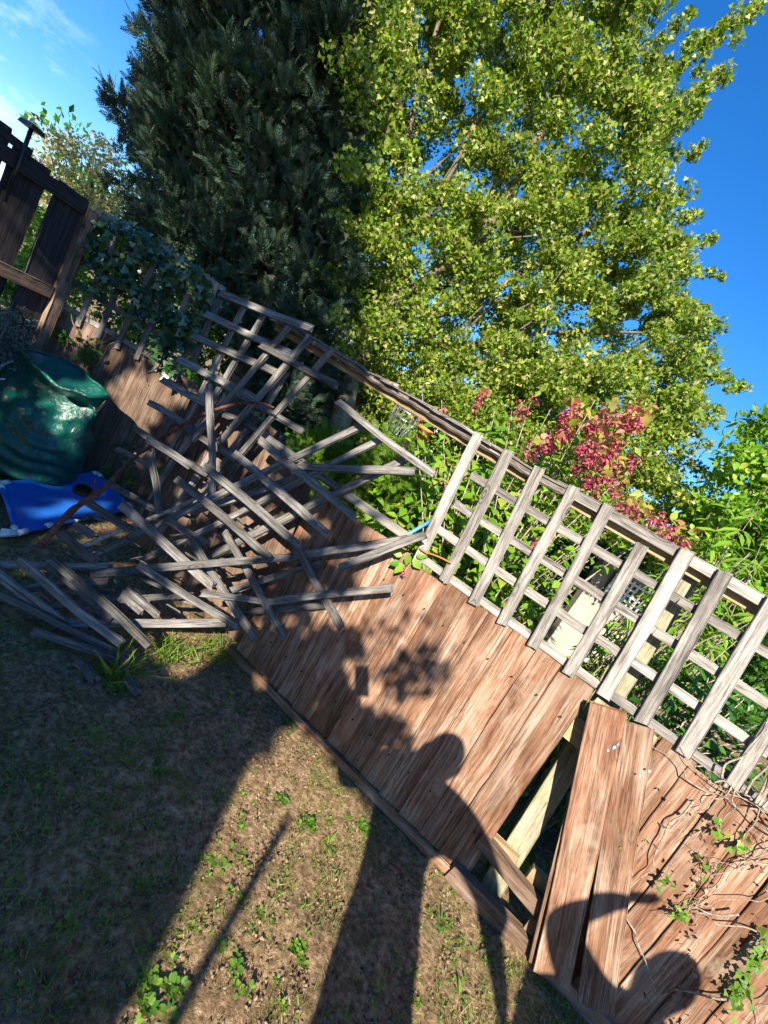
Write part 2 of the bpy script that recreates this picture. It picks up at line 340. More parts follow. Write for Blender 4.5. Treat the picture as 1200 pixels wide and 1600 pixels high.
# ------------------------------------------------------------------ ground
def ground_mesh():
    xs = np.concatenate([np.linspace(-40, -4.2, 14), np.arange(-4, 4.01, .045), np.linspace(4.3, 40, 14)])
    ys = np.concatenate([np.linspace(-40, -1.4, 12), np.arange(-1.2, 7.01, .05), np.linspace(7.3, 90, 20)])
    X, Y = np.meshgrid(xs, ys)
    Z = .012 * np.sin(3.1 * X + 1.2 * np.sin(2 * Y)) * np.cos(2.3 * Y) + .006 * np.sin(9 * X + 4 * Y) + .007 * rng.normal(size=X.shape) * (abs(X) < 4.1)
    Z -= .015
    ny, nx = X.shape; V = np.stack([X, Y, Z], -1).reshape(-1, 3)
    F = [(j * nx + i, j * nx + i + 1, (j + 1) * nx + i + 1, (j + 1) * nx + i) for j in range(ny - 1) for i in range(nx - 1)]
    m, t, o = new_mat('soil_and_thatch')
    tcn = t.nodes.new('ShaderNodeTexCoord'); v = tcn.outputs['Object']
    n1 = noise(t, v, 2.2, 8, .6); n2 = noise(t, v, 38, 8, .75); n3 = noise(t, v, 9, 6, .65)
    c = ramp(t, n2, [(.32, (.05, .03, .017)), (.48, (.26, .165, .09)), (.66, (.58, .41, .24))])
    c = mix(t, rng_map(t, n3, .5, .66, 0, .55), c, (.13, .15, .04))
    c = mix(t, rng_map(t, n1, .42, .62, 0, .45), c, mix(t, 1.0, c, (.45, .42, .42), 'MULTIPLY'))
    b = N(t, 'ShaderNodeBsdfPrincipled', Roughness=.95); b.inputs['Specular IOR Level'].default_value = .1
    t.links.new(c, b.inputs['Base Color']); bm = N(t, 'ShaderNodeBump', Strength=.9, Distance=.02); t.links.new(n2, bm.inputs['Height']); t.links.new(bm.outputs[0], b.inputs['Normal'])
    t.links.new(b.outputs[0], o.inputs[0])
    g = mesh_obj('ground', V, F, m, smooth=True); g['kind'] = 'structure'; g['label'] = 'bare brown garden soil with patchy weeds'
ground_mesh()
def gz(x, y): return .012 * np.sin(3.1 * x + 1.2 * np.sin(2 * y)) * np.cos(2.3 * y) + .006 * np.sin(9 * x + 4 * y) - .015

# ------------------------------------------------------------------ main fence: boarded panel, bays and trellis
n3 = (MN[0], MN[1], 0.0)
LASTB = [None]
def nail(board, P):
    V = []; r_ = .003; d = np.array([MN[0], MN[1], 0])
    for h in (-.012, .003):
        for a in np.linspace(0, 2 * math.pi, 9)[:-1]: V.append(P + d * h + np.array([MT[0] * math.cos(a), MT[1] * math.cos(a), math.sin(a)]) * r_)
    mesh_obj('nail', V, [(i, (i + 1) % 8, 8 + (i + 1) % 8, 8 + i) for i in range(8)] + [tuple(range(8, 16))], M_RUST, board)
pan = thing('board_fence', FP(-.3, 0), 'red-brown boarded fence panel with sunlit worn boards between the slat pile and the gap', 'fence panel', 'boarded fence panels')
u = -1.16; k = 0
while u < .40:
    wd = rnd.uniform(.118, .128); zt = 1.09 + rnd.uniform(-.014, .012) + (.02 if u > -.4 else 0)
    ub = u + wd * .5
    LASTB[0] = plank('board', FP(ub + .03, .035, 0), FP(ub - .015, zt, 0), wd + .022, .017, n3, M_RED, pan, wedge=.55, rag=.004, bend=.003)
    u += wd; k += 1
    for zz in (.235, .925): nail(LASTB[0], FP(ub + .02, zz + rnd.uniform(-.008, .008), .019))
plank('gravel_board', FP(-1.2, .012, .022), FP(.44, .012, .022), .045, .02, n3, M_RED, pan, bend=.004)
plank('rail', FP(-1.15, .24, -.045), FP(.60, .235, -.045), .07, .04, n3, M_NEW, pan)
plank('rail', FP(-1.15, .93, -.045), FP(.52, .895, -.03), .105, .04, n3, M_NEW, pan)
# darker old panel continuing behind the pile
pan2 = thing('board_fence', FP(-1.7, 0), 'dark old boarded fence panel standing in shade behind the heap of broken slats', 'fence panel', 'boarded fence panels')
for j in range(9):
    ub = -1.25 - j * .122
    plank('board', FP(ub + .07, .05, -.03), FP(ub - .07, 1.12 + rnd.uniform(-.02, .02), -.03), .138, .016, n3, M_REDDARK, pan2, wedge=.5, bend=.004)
# post at the gap
post = plank('fence_post', FP(.60, 0.0, -.115), FP(.455, 1.70, -.115), .095, .09, n3, M_POST, bend=.003)
tag(post, 'pale square timber fence post rising through the gap, shadow bands across its top', 'fence post')
br = plank('timber_offcut', FP(.42, .235, .0), FP(.76, .20, .02), .065, .05, n3, M_REDDARK); tag(br, 'short brown timber length bridging the low end of the dark gap', 'timber offcut')
br = plank('timber_offcut', FP(.40, .035, .03), FP(.80, .035, .03), .085, .045, n3, M_REDDARK); tag(br, 'broken timber base board lying at the foot of the gap', 'timber offcut')
# the loose leaning pair of boards
lb = thing('leaning_boards', FP(.84, 0, .1), 'pair of brown boards slipped askew beside the dark gap, blue paint specks near the top', 'loose boards')
A0, A1 = onF((861, 1530), .10), onF((951, 1106), .06)
B0, B1 = onF((930, 1575), .075), onF((993, 1132), .042)
lbb = plank('board', A0, A1, .134, .02, n3, M_RED, lb)
plank('board', B0, B1, .125, .016, n3, M_RED, lb, wedge=.3)
C0, C1 = onF((829, 1500), .075), onF((927, 1097), .04)
plank('edge_strip', C0, C1, .012, .034, n3, M_RED, lb, rag=.002)
for q, r_ in (((960, 1168), .005), ((950, 1172), .004), ((965, 1163), .003), ((1015, 1205), .004), ((1000, 1212), .004)):
    P = onF(q, .075)
    V = [P + np.array([math.cos(a) * r_ * rnd.uniform(.6, 1.5) * MT[0], math.cos(a) * r_ * MT[1], math.sin(a) * r_ * 1.6 * rnd.uniform(.6, 1.3)]) for a in np.linspace(0, 6.28, 9)[:-1]]
    V2 = [v + np.array([MN[0], MN[1], 0]) * .001 for v in V]
    mesh_obj('paint_speck', V + V2, [tuple(range(8)), tuple(range(15, 7, -1))] + [(i, (i + 1) % 8, 8 + (i + 1) % 8, 8 + i) for i in range(8)], M_SPECK, lbb)
# right-hand panel
pan3 = thing('board_fence', FP(1.3, 0), 'brown boarded fence panel at the right edge under dry vine stems', 'fence panel', 'boarded fence panels')
u = .72
while u < 2.35:
    wd = rnd.uniform(.12, .13); zt = 1.09 + rnd.uniform(-.015, .02)
    LASTB[0] = plank('board', FP(u + wd / 2 + .035, .06, .012), FP(u + wd / 2, zt, .0), wd + .02, .017, n3, M_RED, pan3, wedge=.55, rag=.008, bend=.004)
    for zz in (.25, .93): nail(LASTB[0], FP(u + wd / 2 + .02, zz + rnd.uniform(-.008, .008), .024))
    u += wd
plank('rail', FP(.66, .93, -.04), FP(2.3, .93, -.04), .085, .04, n3, M_NEW, pan3)
plank('rail', FP(.66, .25, -.04), FP(2.3, .25, -.04), .085, .04, n3, M_NEW, pan3)
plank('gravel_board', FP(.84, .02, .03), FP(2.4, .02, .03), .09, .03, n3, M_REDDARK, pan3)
plank('edge_strip', FP(.745, .45, .012), FP(.69, 1.10, .008), .02, .03, n3, M_NEW, pan3)

tr = thing('garden_trellis', FP(.3, 1.1), 'sunlit grey square trellis still upright along the fence top, vertical slats in front', 'trellis')
ub = [-.494, -.334, -.166, -.016, .143, .315, .465, .62, .785, .96, 1.13, 1.30, 1.47, 1.64]
for j, x in enumerate(ub):
    top = 1.765 + rnd.uniform(-.008, .01); sh = -.078 + rnd.uniform(-.008, .008)
    if j == 5: top = 1.70; sh = -.06
    wd = .047 + rnd.uniform(-.002, .003) + (.005 if j in (6, 7, 8) else 0)
    plank('slat', FP(x, 1.10 + rnd.uniform(-.008, .006), .024), FP(x + sh, top, .024), wd, .02, n3, M_GREY, tr, bend=.004)
for z in (1.125, 1.285, 1.435, 1.59):
    u0 = -.50
    plank('rail', FP(u0, z, 0.001), FP(.47, z + rnd.uniform(-.004, .004), .001), .038, .018, n3, M_GREY, tr, bend=.003)
    plank('rail', FP(.475, z, .001), FP(1.9, z + rnd.uniform(-.006, .006), .001), .038, .018, n3, M_GREY, tr, bend=.003)
plank('top_rail', FP(-.16, 1.742, .0), FP(.42, 1.748, .0), .044, .024, n3, M_GREY, tr, bend=.003)
plank('top_rail', FP(.425, 1.745, .0), FP(1.9, 1.74, .0), .046, .024, n3, M_GREY, tr, bend=.003)
plank('back_rail', FP(-.1, 1.71, -.045), FP(1.9, 1.70, -.045), .04, .03, n3, M_NEW, tr, bend=.003)
# long rotten rail left standing above the hole
rr = thing('rotten_beam', FP(-1.2, 1.7), 'long rotten top rail with peeling bark running bare from the trellis to the fallen lattice', 'fence rail')
pts = [onF(q, .0) for q in ((425, 497), (520, 556), (600, 603), (680, 655), (760, 695), (815, 727))]
V, F = plank_geo(1.92, .042, .04, 91, bend=.012, rag=.03, ch=.009)
M, L = frame(pts[0], pts[-1], n3); o = mesh_obj('barked_rail', V, F, M_BARKRAIL, rr, M=M)
o.data.update()
for v in o.data.vertices: v.co.y += .003 * math.sin(v.co.x * 13) + .002 * math.sin(v.co.x * 61 + v.co.z * 90); v.co.z += .004 * math.sin(v.co.x * 31 + 1)
plank('under_rail', onF((432, 512), -.035), onF((825, 750), -.035), .034, .03, n3, M_NEW, rr, bend=.006)
for i in range(10):
    s = rnd.uniform(.05, .9); P = np.array(pts[0]) * (1 - s) + np.array(pts[-1]) * s + np.array([0, 0, .015]) + np.array([*MN, 0]) * .03; d = (np.array(pts[-1]) - np.array(pts[0])); d /= np.linalg.norm(d)
    plank('bark_flake', P, P + d * rnd.uniform(.06, .2) + np.array([0, 0, rnd.uniform(-.012, .012)]), rnd.uniform(.008, .02), .003, n3, M_BARKRAIL, rr, splinter=.03, ch=.0008)
# bottom rail of the missing trellis on top of the boards
br_ = plank('wooden_lath', onF((412, 680), .018), onF((640, 842), .018), .042, .024, n3, M_GREY); tag(br_, 'dark bare rail still lying along the top of the shaded boards', 'trellis rail')

# ------------------------------------------------------------------ collapsed trellis
tagn = Vector((MN[0], MN[1], .25))
def slat(q0, q1, off, wd, name, parent=None, mat=None, off1=None, th=.02, fn=onPile, **kw):
    P0, P1 = fn(q0, off), fn(q1, off if off1 is None else off1)
    P0[2] = max(P0[2], .015); P1[2] = max(P1[2], .015); wd *= rnd.uniform(.88, 1.12)
    return plank(name, P0, P1, wd, th, tuple(tagn), mat or M_GREYSHADE, parent, **{'bend': .007, 'rag': .014, **kw})
W = .040
fall = thing('leaning_trellis', onF((400, 560)) * np.array([1, 1, 0]), 'upper piece of grey trellis torn loose and leaning, hung over the rotten rail', 'trellis')
for q0, q1, off in (((345, 459), (488, 515), .10), ((322, 492), (462, 556), .07), ((408, 541), (527, 602), .115), ((302, 524), (432, 583), .07),
                    ((278, 560), (402, 625), .075), ((350, 603), (472, 673), .09), ((253, 594), (330, 634), .07), ((336, 640), (402, 672), .06),
                    ((232, 629), (300, 667), .07), ((290, 668), (368, 716), .075), ((208, 668), (325, 742), .08), ((183, 700), (240, 732), .075), ((167, 754), (250, 801), .09)):
    slat(q0, q1, off, W, 'rail', fall, fn=onF, mat=M_GREYSHADE)
for q0, q1, off in (((300, 566), (343, 469), .03), ((262, 712), (382, 482), .04), ((222, 800), (413, 493), .045), ((300, 690), (452, 510), .095),
                    ((343, 693), (483, 528), .10), ((373, 712), (518, 546), .10), ((408, 645), (447, 583), .04), ((243, 755), (352, 620), .05),
                    ((297, 800), (385, 672), .04), ((252, 830), (335, 700), .03), ((345, 770), (405, 668), .03)):
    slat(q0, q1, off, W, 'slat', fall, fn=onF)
fan = thing('racked_trellis', onPile((350, 900)) * np.array([1, 1, 0]), 'collapsed grey trellis racked into a fan of long crossing slats against the brown boards', 'trellis')
for q0, q1, off in (((143, 870), (567, 664), -.22), ((223, 875), (597, 688), -.20), ((315, 875), (633, 718), -.12), ((143, 897), (480, 868), .03),
                    ((440, 872), (640, 842), .07), ((350, 926), (500, 880), .012), ((377, 957), (515, 945), .02), ((67, 948), (300, 930), .02), ((300, 800), (480, 742), .02)):
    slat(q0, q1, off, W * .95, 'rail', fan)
for q0, q1, off in (((407, 687), (552, 808), .15), ((367, 708), (508, 832), .19), ((323, 730), (468, 853), .21), ((278, 750), (420, 868), .20),
                    ((190, 789), (333, 917), .15), ((297, 842), (401, 1004), .11), ((353, 832), (444, 998), .11), ((466, 857), (531, 978), .10), ((231, 685), (300, 730), .06), ((263, 813), (322, 849), .05)):
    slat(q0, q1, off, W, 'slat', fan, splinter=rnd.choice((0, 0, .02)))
GL = 'loose slats of the broken trellis'
loose = [
    ((457, 728), (647, 738), .09, 'grey slat lying level across the open hole under the long rotten rail'),
    ((528, 629), (677, 742), .085, 'grey slat sloping down to the right across the green hole, nearest the bare rail'),
    ((410, 942), (613, 917), .125, 'split grey slat lying across the sunlit boards, low in the fan, its right end frayed'),
    ((530, 886), (665, 836), .11, 'short grey slat whose right end touches the first upright slat of the standing trellis'),
    ((315, 927), (412, 940), .12, 'short grey slat continuing left from the frayed low slat'),
    ((105, 974), (352, 973), .05, 'pale sunlit slat lying flat just above the tuft of long grass'),
    ((217, 885), (374, 980), .13, 'long slat dropping to the right with its foot at the grass tuft'),
    ((82, 872), (235, 1010), .13, 'long slat with an orange broken end pointing down at the grass'),
    ((30, 877), (188, 1006), .12, 'long bluish slat in front of the heap, one to the left of the orange-ended slat'),
    ((-40, 868), (97, 973), .07, 'slat entering from the left edge of the heap at a steep slope'),
    ((-20, 922), (213, 1032), .06, 'dark slat lying lowest along the soil at the left edge'),
    ((53, 985), (203, 1037), .045, 'bowed slat resting on bare soil in front of the heap'),
    ((93, 834), (155, 880), .10, 'short slat end poking up beside the blue board'),
    ((53, 850), (84, 872), .09, 'stubby slat end at the far left of the heap'),
    ((117, 818), (150, 842), .05, 'stub of slat touching the lower edge of the blue board'),
    ((135, 783), (205, 829), .08, 'dark slat lying over the corner of the blue board'),
    ((328, 600), (331, 772), .14, 'upright slat standing in front of the leaning lattice, crossed by the red branch'),
    ((237, 705), (248, 800), .12, 'short upright slat to the left under the red branch'),
    ((196, 922), (248, 962), .05, 'short pale sunlit slat end inside the low dark part of the heap'),
    ((190, 930), (225, 958), .03, 'second short pale slat end in the low dark part of the heap'),
    ((187, 1040), (217, 1085), .02, 'black rotten slat end sticking out over the soil below the heap'),
    ((118, 1033), (150, 1062), .01, 'dark flat wood scrap on the soil below the bowed slat'),
    ((0, 884), (180, 885), .03, 'dark slat lying level inside the left of the heap'),
    ((33, 920), (170, 907), .025, 'dark slat lying level one above the lowest of the heap'),
    ((77, 882), (175, 968), .08, 'thin shaded slat tucked behind the orange-ended slat'),
]
for q0, q1, off, lab in loose:
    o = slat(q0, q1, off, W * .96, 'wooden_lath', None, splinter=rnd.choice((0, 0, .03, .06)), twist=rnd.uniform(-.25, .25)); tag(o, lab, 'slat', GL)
# orange broken wood at slat end
st = tube('fallen_stick', [onPile(q, .06) for q in ((128, 855), (180, 832), (245, 806), (300, 782), (345, 752))], .013, .009, M_STEM); tag(st, 'straight grey stick lying across the heap above the longest crossing slat', 'stick')
bq = ((62, 856), (110, 800), (165, 760), (213, 713), (287, 663), (350, 636), (400, 629), (428, 637))
bb = thing('branch', onPile(bq[0]) * np.array([1, 1, 0]), 'curved red-barked branch lying over the heap from the blue board to the lattice', 'branch')
tube('stem', [onF(q, .19) if i > 2 else onPile(q, .15) for i, q in enumerate(bq)], .017, .006, M_BRANCH, bb, rough=.15)
P = onPile((145, 768), .17); tube('twig', [P, P + np.array([-.01, -.01, .07])], .004, .002, M_BRANCH, bb)
P = onF((213, 713), .19); tube('twig', [P, P + np.array([.03, -.01, .05])], .005, .003, M_BRANCH, bb)

# ------------------------------------------------------------------ left fence
l3 = (LN[0], LN[1], 0.0)
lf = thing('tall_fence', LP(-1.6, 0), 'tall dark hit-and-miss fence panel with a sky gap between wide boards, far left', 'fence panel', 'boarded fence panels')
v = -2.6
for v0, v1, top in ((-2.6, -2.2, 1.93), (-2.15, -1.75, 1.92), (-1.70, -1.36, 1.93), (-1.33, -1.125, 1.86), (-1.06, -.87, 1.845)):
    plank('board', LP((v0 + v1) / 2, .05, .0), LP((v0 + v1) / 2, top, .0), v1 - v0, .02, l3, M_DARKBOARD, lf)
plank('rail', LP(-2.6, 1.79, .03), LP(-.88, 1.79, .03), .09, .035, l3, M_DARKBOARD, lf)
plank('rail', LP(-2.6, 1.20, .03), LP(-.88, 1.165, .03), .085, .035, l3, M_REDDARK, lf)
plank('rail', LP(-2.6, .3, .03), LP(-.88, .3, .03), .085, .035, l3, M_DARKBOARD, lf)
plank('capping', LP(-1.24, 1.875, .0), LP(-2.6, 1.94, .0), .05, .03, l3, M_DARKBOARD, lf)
lpst = plank('fence_post', LP(-.82, 0, .02), LP(-.84, 1.80, .02), .075, .075, l3, M_REDDARK); tag(lpst, 'brown square post between the tall dark panel and the ivy-covered fence', 'fence post')
b3 = (BN[0], BN[1], 0.0)
lf2 = thing('board_fence', BP(0, 0), 'old brown boarded fence panel behind the green garden bag with ivy hanging over it', 'fence panel', 'boarded fence panels')
v = -.70
while v < 1.25:
    wd = rnd.uniform(.085, .10)
    plank('board', BP(v + wd / 2, .03, .0), BP(v + wd / 2 + .005, 1.07 + rnd.uniform(-.02, .03), .0), wd + .014, .016, b3, M_REDDARK, lf2, wedge=.35, bend=.005)
    v += wd
lt = thing('garden_trellis', BP(0, 1.1), 'shaded trellis choked with ivy on top of the left fence', 'trellis')
v = -.68; j = 0
while v < .30:
    plank('slat', BP(v, 1.02, .02), BP(v - .01, 1.85 + rnd.uniform(-.02, .02), .02), .04, .018, b3, M_GREY, lt); v += .155
for z in (1.10, 1.28, 1.46, 1.64, 1.82): plank('rail', BP(-.70, z, .0), BP(.30, z, .0), .04, .018, b3, M_GREY, lt)

# solar lamp on the tall fence
P = LP(-1.31, 1.9, .06)
sl_ = thing('solar_lamp', P, 'small square solar lamp on a grey stem above the tall dark fence', 'garden lamp')
tube('stem', [P + np.array([0, 0, -.35]), P + np.array([0, 0, .09])], .012, .012, M_BLACK, sl_)
def box_geo(c, ax, ay, az, s):
    V = [np.array(c) + ax * (a * s[0]) + ay * (b * s[1]) + az * (d * s[2]) for a in (-.5, .5) for b in (-.5, .5) for d in (-.5, .5)]
    return V, [(0, 1, 3, 2), (4, 6, 7, 5), (0, 4, 5, 1), (2, 3, 7, 6), (0, 2, 6, 4), (1, 5, 7, 3)]
ex, ey, ez = np.eye(3)
V, F = box_geo(P + np.array([0, 0, .10]), ex, ey, ez, (.095, .095, .025)); V2 = [np.array(x) for x in V]
for i, x in enumerate(V2):
    if x[2] > P[2] + .1: x[:2] = P[:2] + (x[:2] - P[:2]) * .88
mesh_obj('lamp_head', V2, F, M_BLACK, sl_)
V, F = box_geo(P + np.array([0, 0, .117]), ex, ey, ez, (.07, .07, .003)); mesh_obj('solar_cell', V, F, plain('solar_cell', (.02, .04, .10), .15), sl_)

# ------------------------------------------------------------------ garden bag
def garden_bag():
    base = np.array([-2.42, 2.98, 0.0]); nth, nz = 96, 60; V = []; F = []
    A = at_y((35, 548), 2.86); B = at_y((166, 618), 3.0)
    ax = (B - A) / 2; C = (A + B) / 2; ay = np.array([.12, -.15, -.035])
    for j in range(nz + 1):
        s = j / nz
        c = base * (1 - s) + C * s + np.array([-.03, 0, 0]) * math.sin(math.pi * s)
        for i in range(nth):
            t = 2 * math.pi * i / nth; ct, st_ = math.cos(t), math.sin(t)
            R = .34 + .04 * math.sin(math.pi * min(1, s * 1.5))
            low = np.array([R * ct, R * .85 * st_, 0]); hi = ax * ct * 1.0 + ay * st_
            b = s ** 2.6; off = low * (1 - b) + hi * b
            d = off / (np.linalg.norm(off) + 1e-6)
            wr = .012 * math.sin(s * 46 + 2.2 * math.sin(t * 2 + s * 5) + 1.3 * math.sin(5 * t)) * (1 - s) * 1.1
            wr += .022 * math.sin(t * 5 + 3.5 * s + 1.1 * math.sin(s * 9)) * s * (1.05 - s) * 2.2 + .010 * math.sin(t * 13 + s * 17 + 2 * math.sin(s * 6)) * (s * (1 - s) * 3)
            wr += .014 * math.sin(s * 17 - t * 3) * s * (1 - s) * 3
            pull = 1.0
            if s < .06: pull = .88 + 2 * s
            if s > .75: wr += (s - .75) * 4 * (.012 * math.sin(4 * t + 1) + .008 * math.sin(9 * t)); 
            zr = (s ** 6) * (.018 * math.sin(3 * t + .6) + .010 * math.sin(7 * t))
            V.append(c + off * pull + d * wr + np.array([0, 0, zr * .5]))
    for j in range(nz):
        for i in range(nth):
            a = j * nth + i; b = j * nth + (i + 1) % nth; F.append((a, b, b + nth, a + nth))
    F.append(tuple(range(nth - 1, -1, -1)))
    t = thing('garden_bag', base, 'open dark green garden waste bag slumped against the left fence', 'garden bag')
    m, tr_, o = new_mat('green_woven_plastic')
    tcn = tr_.nodes.new('ShaderNodeTexCoord'); n = noise(tr_, tcn.outputs['Object'], 7, 5, .6)
    c = mix(tr_, rng_map(tr_, n, .35, .65), (.002, .06, .048), (.004, .11, .08))
    b = N(tr_, 'ShaderNodeBsdfPrincipled', Roughness=.32); b.inputs['Specular IOR Level'].default_value = .6; tr_.links.new(c, b.inputs['Base Color'])
    n2 = noise(tr_, tcn.outputs['Object'], 11, 5, .55, 2.5); bm = N(tr_, 'ShaderNodeBump', Strength=.35, Distance=.04); tr_.links.new(n2, bm.inputs['Height']); tr_.links.new(bm.outputs[0], b.inputs['Normal'])
    tl = tr_.nodes.new('ShaderNodeBsdfTranslucent'); tl.inputs[0].default_value = (.01, .3, .2, 1); ms = tr_.nodes.new('ShaderNodeMixShader'); ms.inputs[0].default_value = .18
    tr_.links.new(b.outputs[0], ms.inputs[1]); tr_.links.new(tl.outputs[0], ms.inputs[2]); tr_.links.new(ms.outputs[0], o.inputs[0])
    ob = mesh_obj('sack', V, F, m, t, smooth=True)
    rim = [Vector(V[nz * nth + i]) for i in range(nth)]; rim.append(rim[0]); V2, F2 = tube_geo(rim, [.013] * len(rim), 8); mesh_obj('rim', V2, F2, m, t, smooth=True)
    P = Vector(V[nz * nth + 2]); tube('handle', [P, P + Vector((.01, -.03, -.05)), P + Vector((-.01, -.03, -.13)), P + Vector((-.06, -.02, -.10))], .011, .011, M_BLACK, t)
    P = Vector(V[(nz - 8) * nth + nth // 2 + 6]); tube('handle', [P, P + Vector((-.02, -.05, -.06)), P + Vector((.0, -.07, -.14)), P + Vector((.04, -.03, -.12))], .012, .012, M_WIRE, t)
garden_bag()

# ------------------------------------------------------------------ blue game board
def game_board():
    c4 = [at_z(q, z) for q, z in (((0, 756), .05), ((152, 739), .07), ((205, 795), .04), ((26, 832), .03))]
    t = thing('game_board', (c4[0] + c4[2]) / 2 * np.array([1, 1, 0]), 'blue fabric game board with a round hole and white corner joints on the soil', 'game board')
    hc = at_z((117, 778), .055); ct = (c4[0] + c4[1] + c4[2] + c4[3]) / 4
    U = c4[1] - c4[0]; Wv = c4[3] - c4[0]
    # square outline to ring of the hole, joined with radial quads
    n = 64; V = []; F = []
    uh = .70; vh = .36; rad = .075; Lu = np.linalg.norm(U); Lw = np.linalg.norm(Wv)
    def P(a, b, z=0):
        p = c4[0] * (1 - a) * (1 - b) + c4[1] * a * (1 - b) + c4[2] * a * b + c4[3] * (1 - a) * b
        return p + np.array([0, 0, z - .025 * math.sin(math.pi * min(max(a, 0), 1)) * math.sin(math.pi * min(max(b, 0), 1)) + .006 * math.sin(9 * a + 5 * b)])
    rings = 8
    for z in (0, -.004):
        for k in range(rings + 1):
            s = k / rings
            for i in range(n):
                th = 2 * math.pi * (i + .5) / n; dx, dy = math.cos(th), math.sin(th)
                ha, hb = uh + rad / Lu * dx, vh + rad / Lw * dy
                ku = min(((1 - uh) / dx) if dx > 0 else (uh / -dx), ((1 - vh) / dy) if dy > 0 else (vh / -dy)) 
                ea, eb = uh + dx * ku, vh + dy * ku
                for ca in (0, 1):
                    for cb_ in (0, 1):
                        angc = math.atan2(cb_ - vh, ca - uh) % (2 * math.pi); 
                        if abs((th - angc + math.pi) % (2 * math.pi) - math.pi) <= math.pi / n: ea, eb = ca, cb_
                V.append(P(ha * (1 - s) + ea * s, hb * (1 - s) + eb * s, z))
    m0 = (rings + 1) * n
    for k in range(rings):
        for i in range(n):
            a = k * n + i; b = k * n + (i + 1) % n; F.append((a, b, b + n, a + n)); F.append((m0 + a, m0 + a + n, m0 + b + n, m0 + b))
    M_BLUE = plain('blue_nylon', (.015, .13, .55), .5, var=.2, scale=9, spec=.35)
    mesh_obj('fabric', V, F, M_BLUE, t, smooth=True)
    ed = [P(0, 0), P(.5, 0), P(1, 0), P(1, .5), P(1, 1), P(.5, 1), P(0, 1), P(0, .5), P(0, 0)]
    for a, b, c_ in ((0, 1, 2), (2, 3, 4), (4, 5, 6), (6, 7, 8)): tube('frame_tube', [ed[a] + ez * .0, ed[b], ed[c_]], .012, .012, M_BLUE, t)
    ring = [P(uh + rad / Lu * math.cos(x), vh + rad / Lw * math.sin(x), .002) for x in np.linspace(0, 2 * math.pi, 40)]
    V2, F2 = tube_geo(ring, [.006] * 40, 6); mesh_obj('hole_ring', V2, F2, M_BLACK, t, smooth=True)
    for a, b in ((0, 0), (1, 0), (1, 1), (0, 1)):
        for da, db in ((.07 if a == 0 else -.07, 0), (0, .12 if b == 0 else -.12)):
            tube('corner_joint', [P(a, b), P(a + da, b + db)], .017, .017, M_WHITE, t, k=10)
    for q in ((.2, 1.0), (.42, 1.0)): tube('white_band', [P(q[0], 1.0), P(q[0] + .04, 1.0)], .015, .015, M_WHITE, t, k=10)
    f = P(0, 1); tube('foot', [f, f + np.array([-.03, -.07, -.01])], .018, .014, M_WHITE, t, k=10)
    tube('foot', [f, f + np.array([-.06, -.03, -.01])], .018, .014, M_WHITE, t, k=10)
game_board()

# ------------------------------------------------------------------ trees
def in_poly(P, poly):
    x, y = P; c = False; j = len(poly) - 1
    for i in range(len(poly)):
        xi, yi = poly[i]; xj, yj = poly[j]
        if (yi > y) != (yj > y) and x < (xj - xi) * (y - yi) / (yj - yi) + xi: c = not c
        j = i
    return c
def clumps(poly, n, y0, y1, bias=1.0, sc=1.0):
    """clump centres filling a crown volume between two depths"""
    xs = [p[0] for p in poly]; ys = [p[1] for p in poly]; out = []
    while len(out) < n:
        q = (rnd.uniform(min(xs), max(xs)), rnd.uniform(min(ys), max(ys)))
        if in_poly(q, poly):
            out.append(at_y(q, y0 + (y1 - y0) * rnd.random() ** bias))
    return np.array(out)
def foliage(name, centres, rad, per, tmpl, size, mat, parent, up=.25, flat=.7, hang=0.0, outward=.5, seedc=None):
    n = len(centres) * per
    C = np.repeat(centres, per, axis=0); r = np.repeat(rad * rng.uniform(.6, 1.35, len(centres)), per)
    d = rdir(n); off = d * (r * rng.random(n) ** .45)[:, None]; off[:, 2] *= flat
    D = rdir(n) + outward * d; D[:, 2] -= hang
    Nn = rdir(n, up) + np.array([-LDIR[0], -LDIR[1], -LDIR[2]]) * .35
    return scatter(name, tmpl, C + off, D, Nn, size * rng.uniform(.65, 1.3, n), mat, parent, wsc=rng.uniform(.8, 1.15, n))
# deciduous tree
dt = thing('broadleaf_tree', at_y((548, 650), 5.6) * np.array([1, 1, 0]), 'tall sunlit yellow-green broadleaf tree filling the right of the sky behind the fence', 'tree')
poly = [(520, -420), (480, 100), (520, 560), (600, 650), (760, 665), (880, 700), (960, 770), (1040, 760), (1075, 680), (1090, 600), (1108, 520), (1060, 440), (1080, 370), (1035, 320),
        (1060, 235), (1030, 190), (1065, 120), (1000, 75), (1030, 0), (990, -60), (1060, -200), (900, -420)]
cA = clumps(poly, 980, 5.0, 7.6, 1.4)
edge = np.array([at_y(q, 5.9) for q in ((1118, 560), (1125, 515), (1130, 600), (1105, 370), (1090, 245), (1120, 118), (1095, 60), (1060, 60), (1165, 15), (1150, 40), (1135, 30), (1180, 8), (1085, 650), (1108, 655), (1140, 608), (1110, 480), (1070, 340), (1048, 100), (1100, 130), (1085, 215), (1075, 60), (1060, 720), (1110, 745)) for _ in (0, 1)])
foliage('crown', cA, .21, 255, T_IVY, .044, M_TREE, dt, up=.3)
sh = []
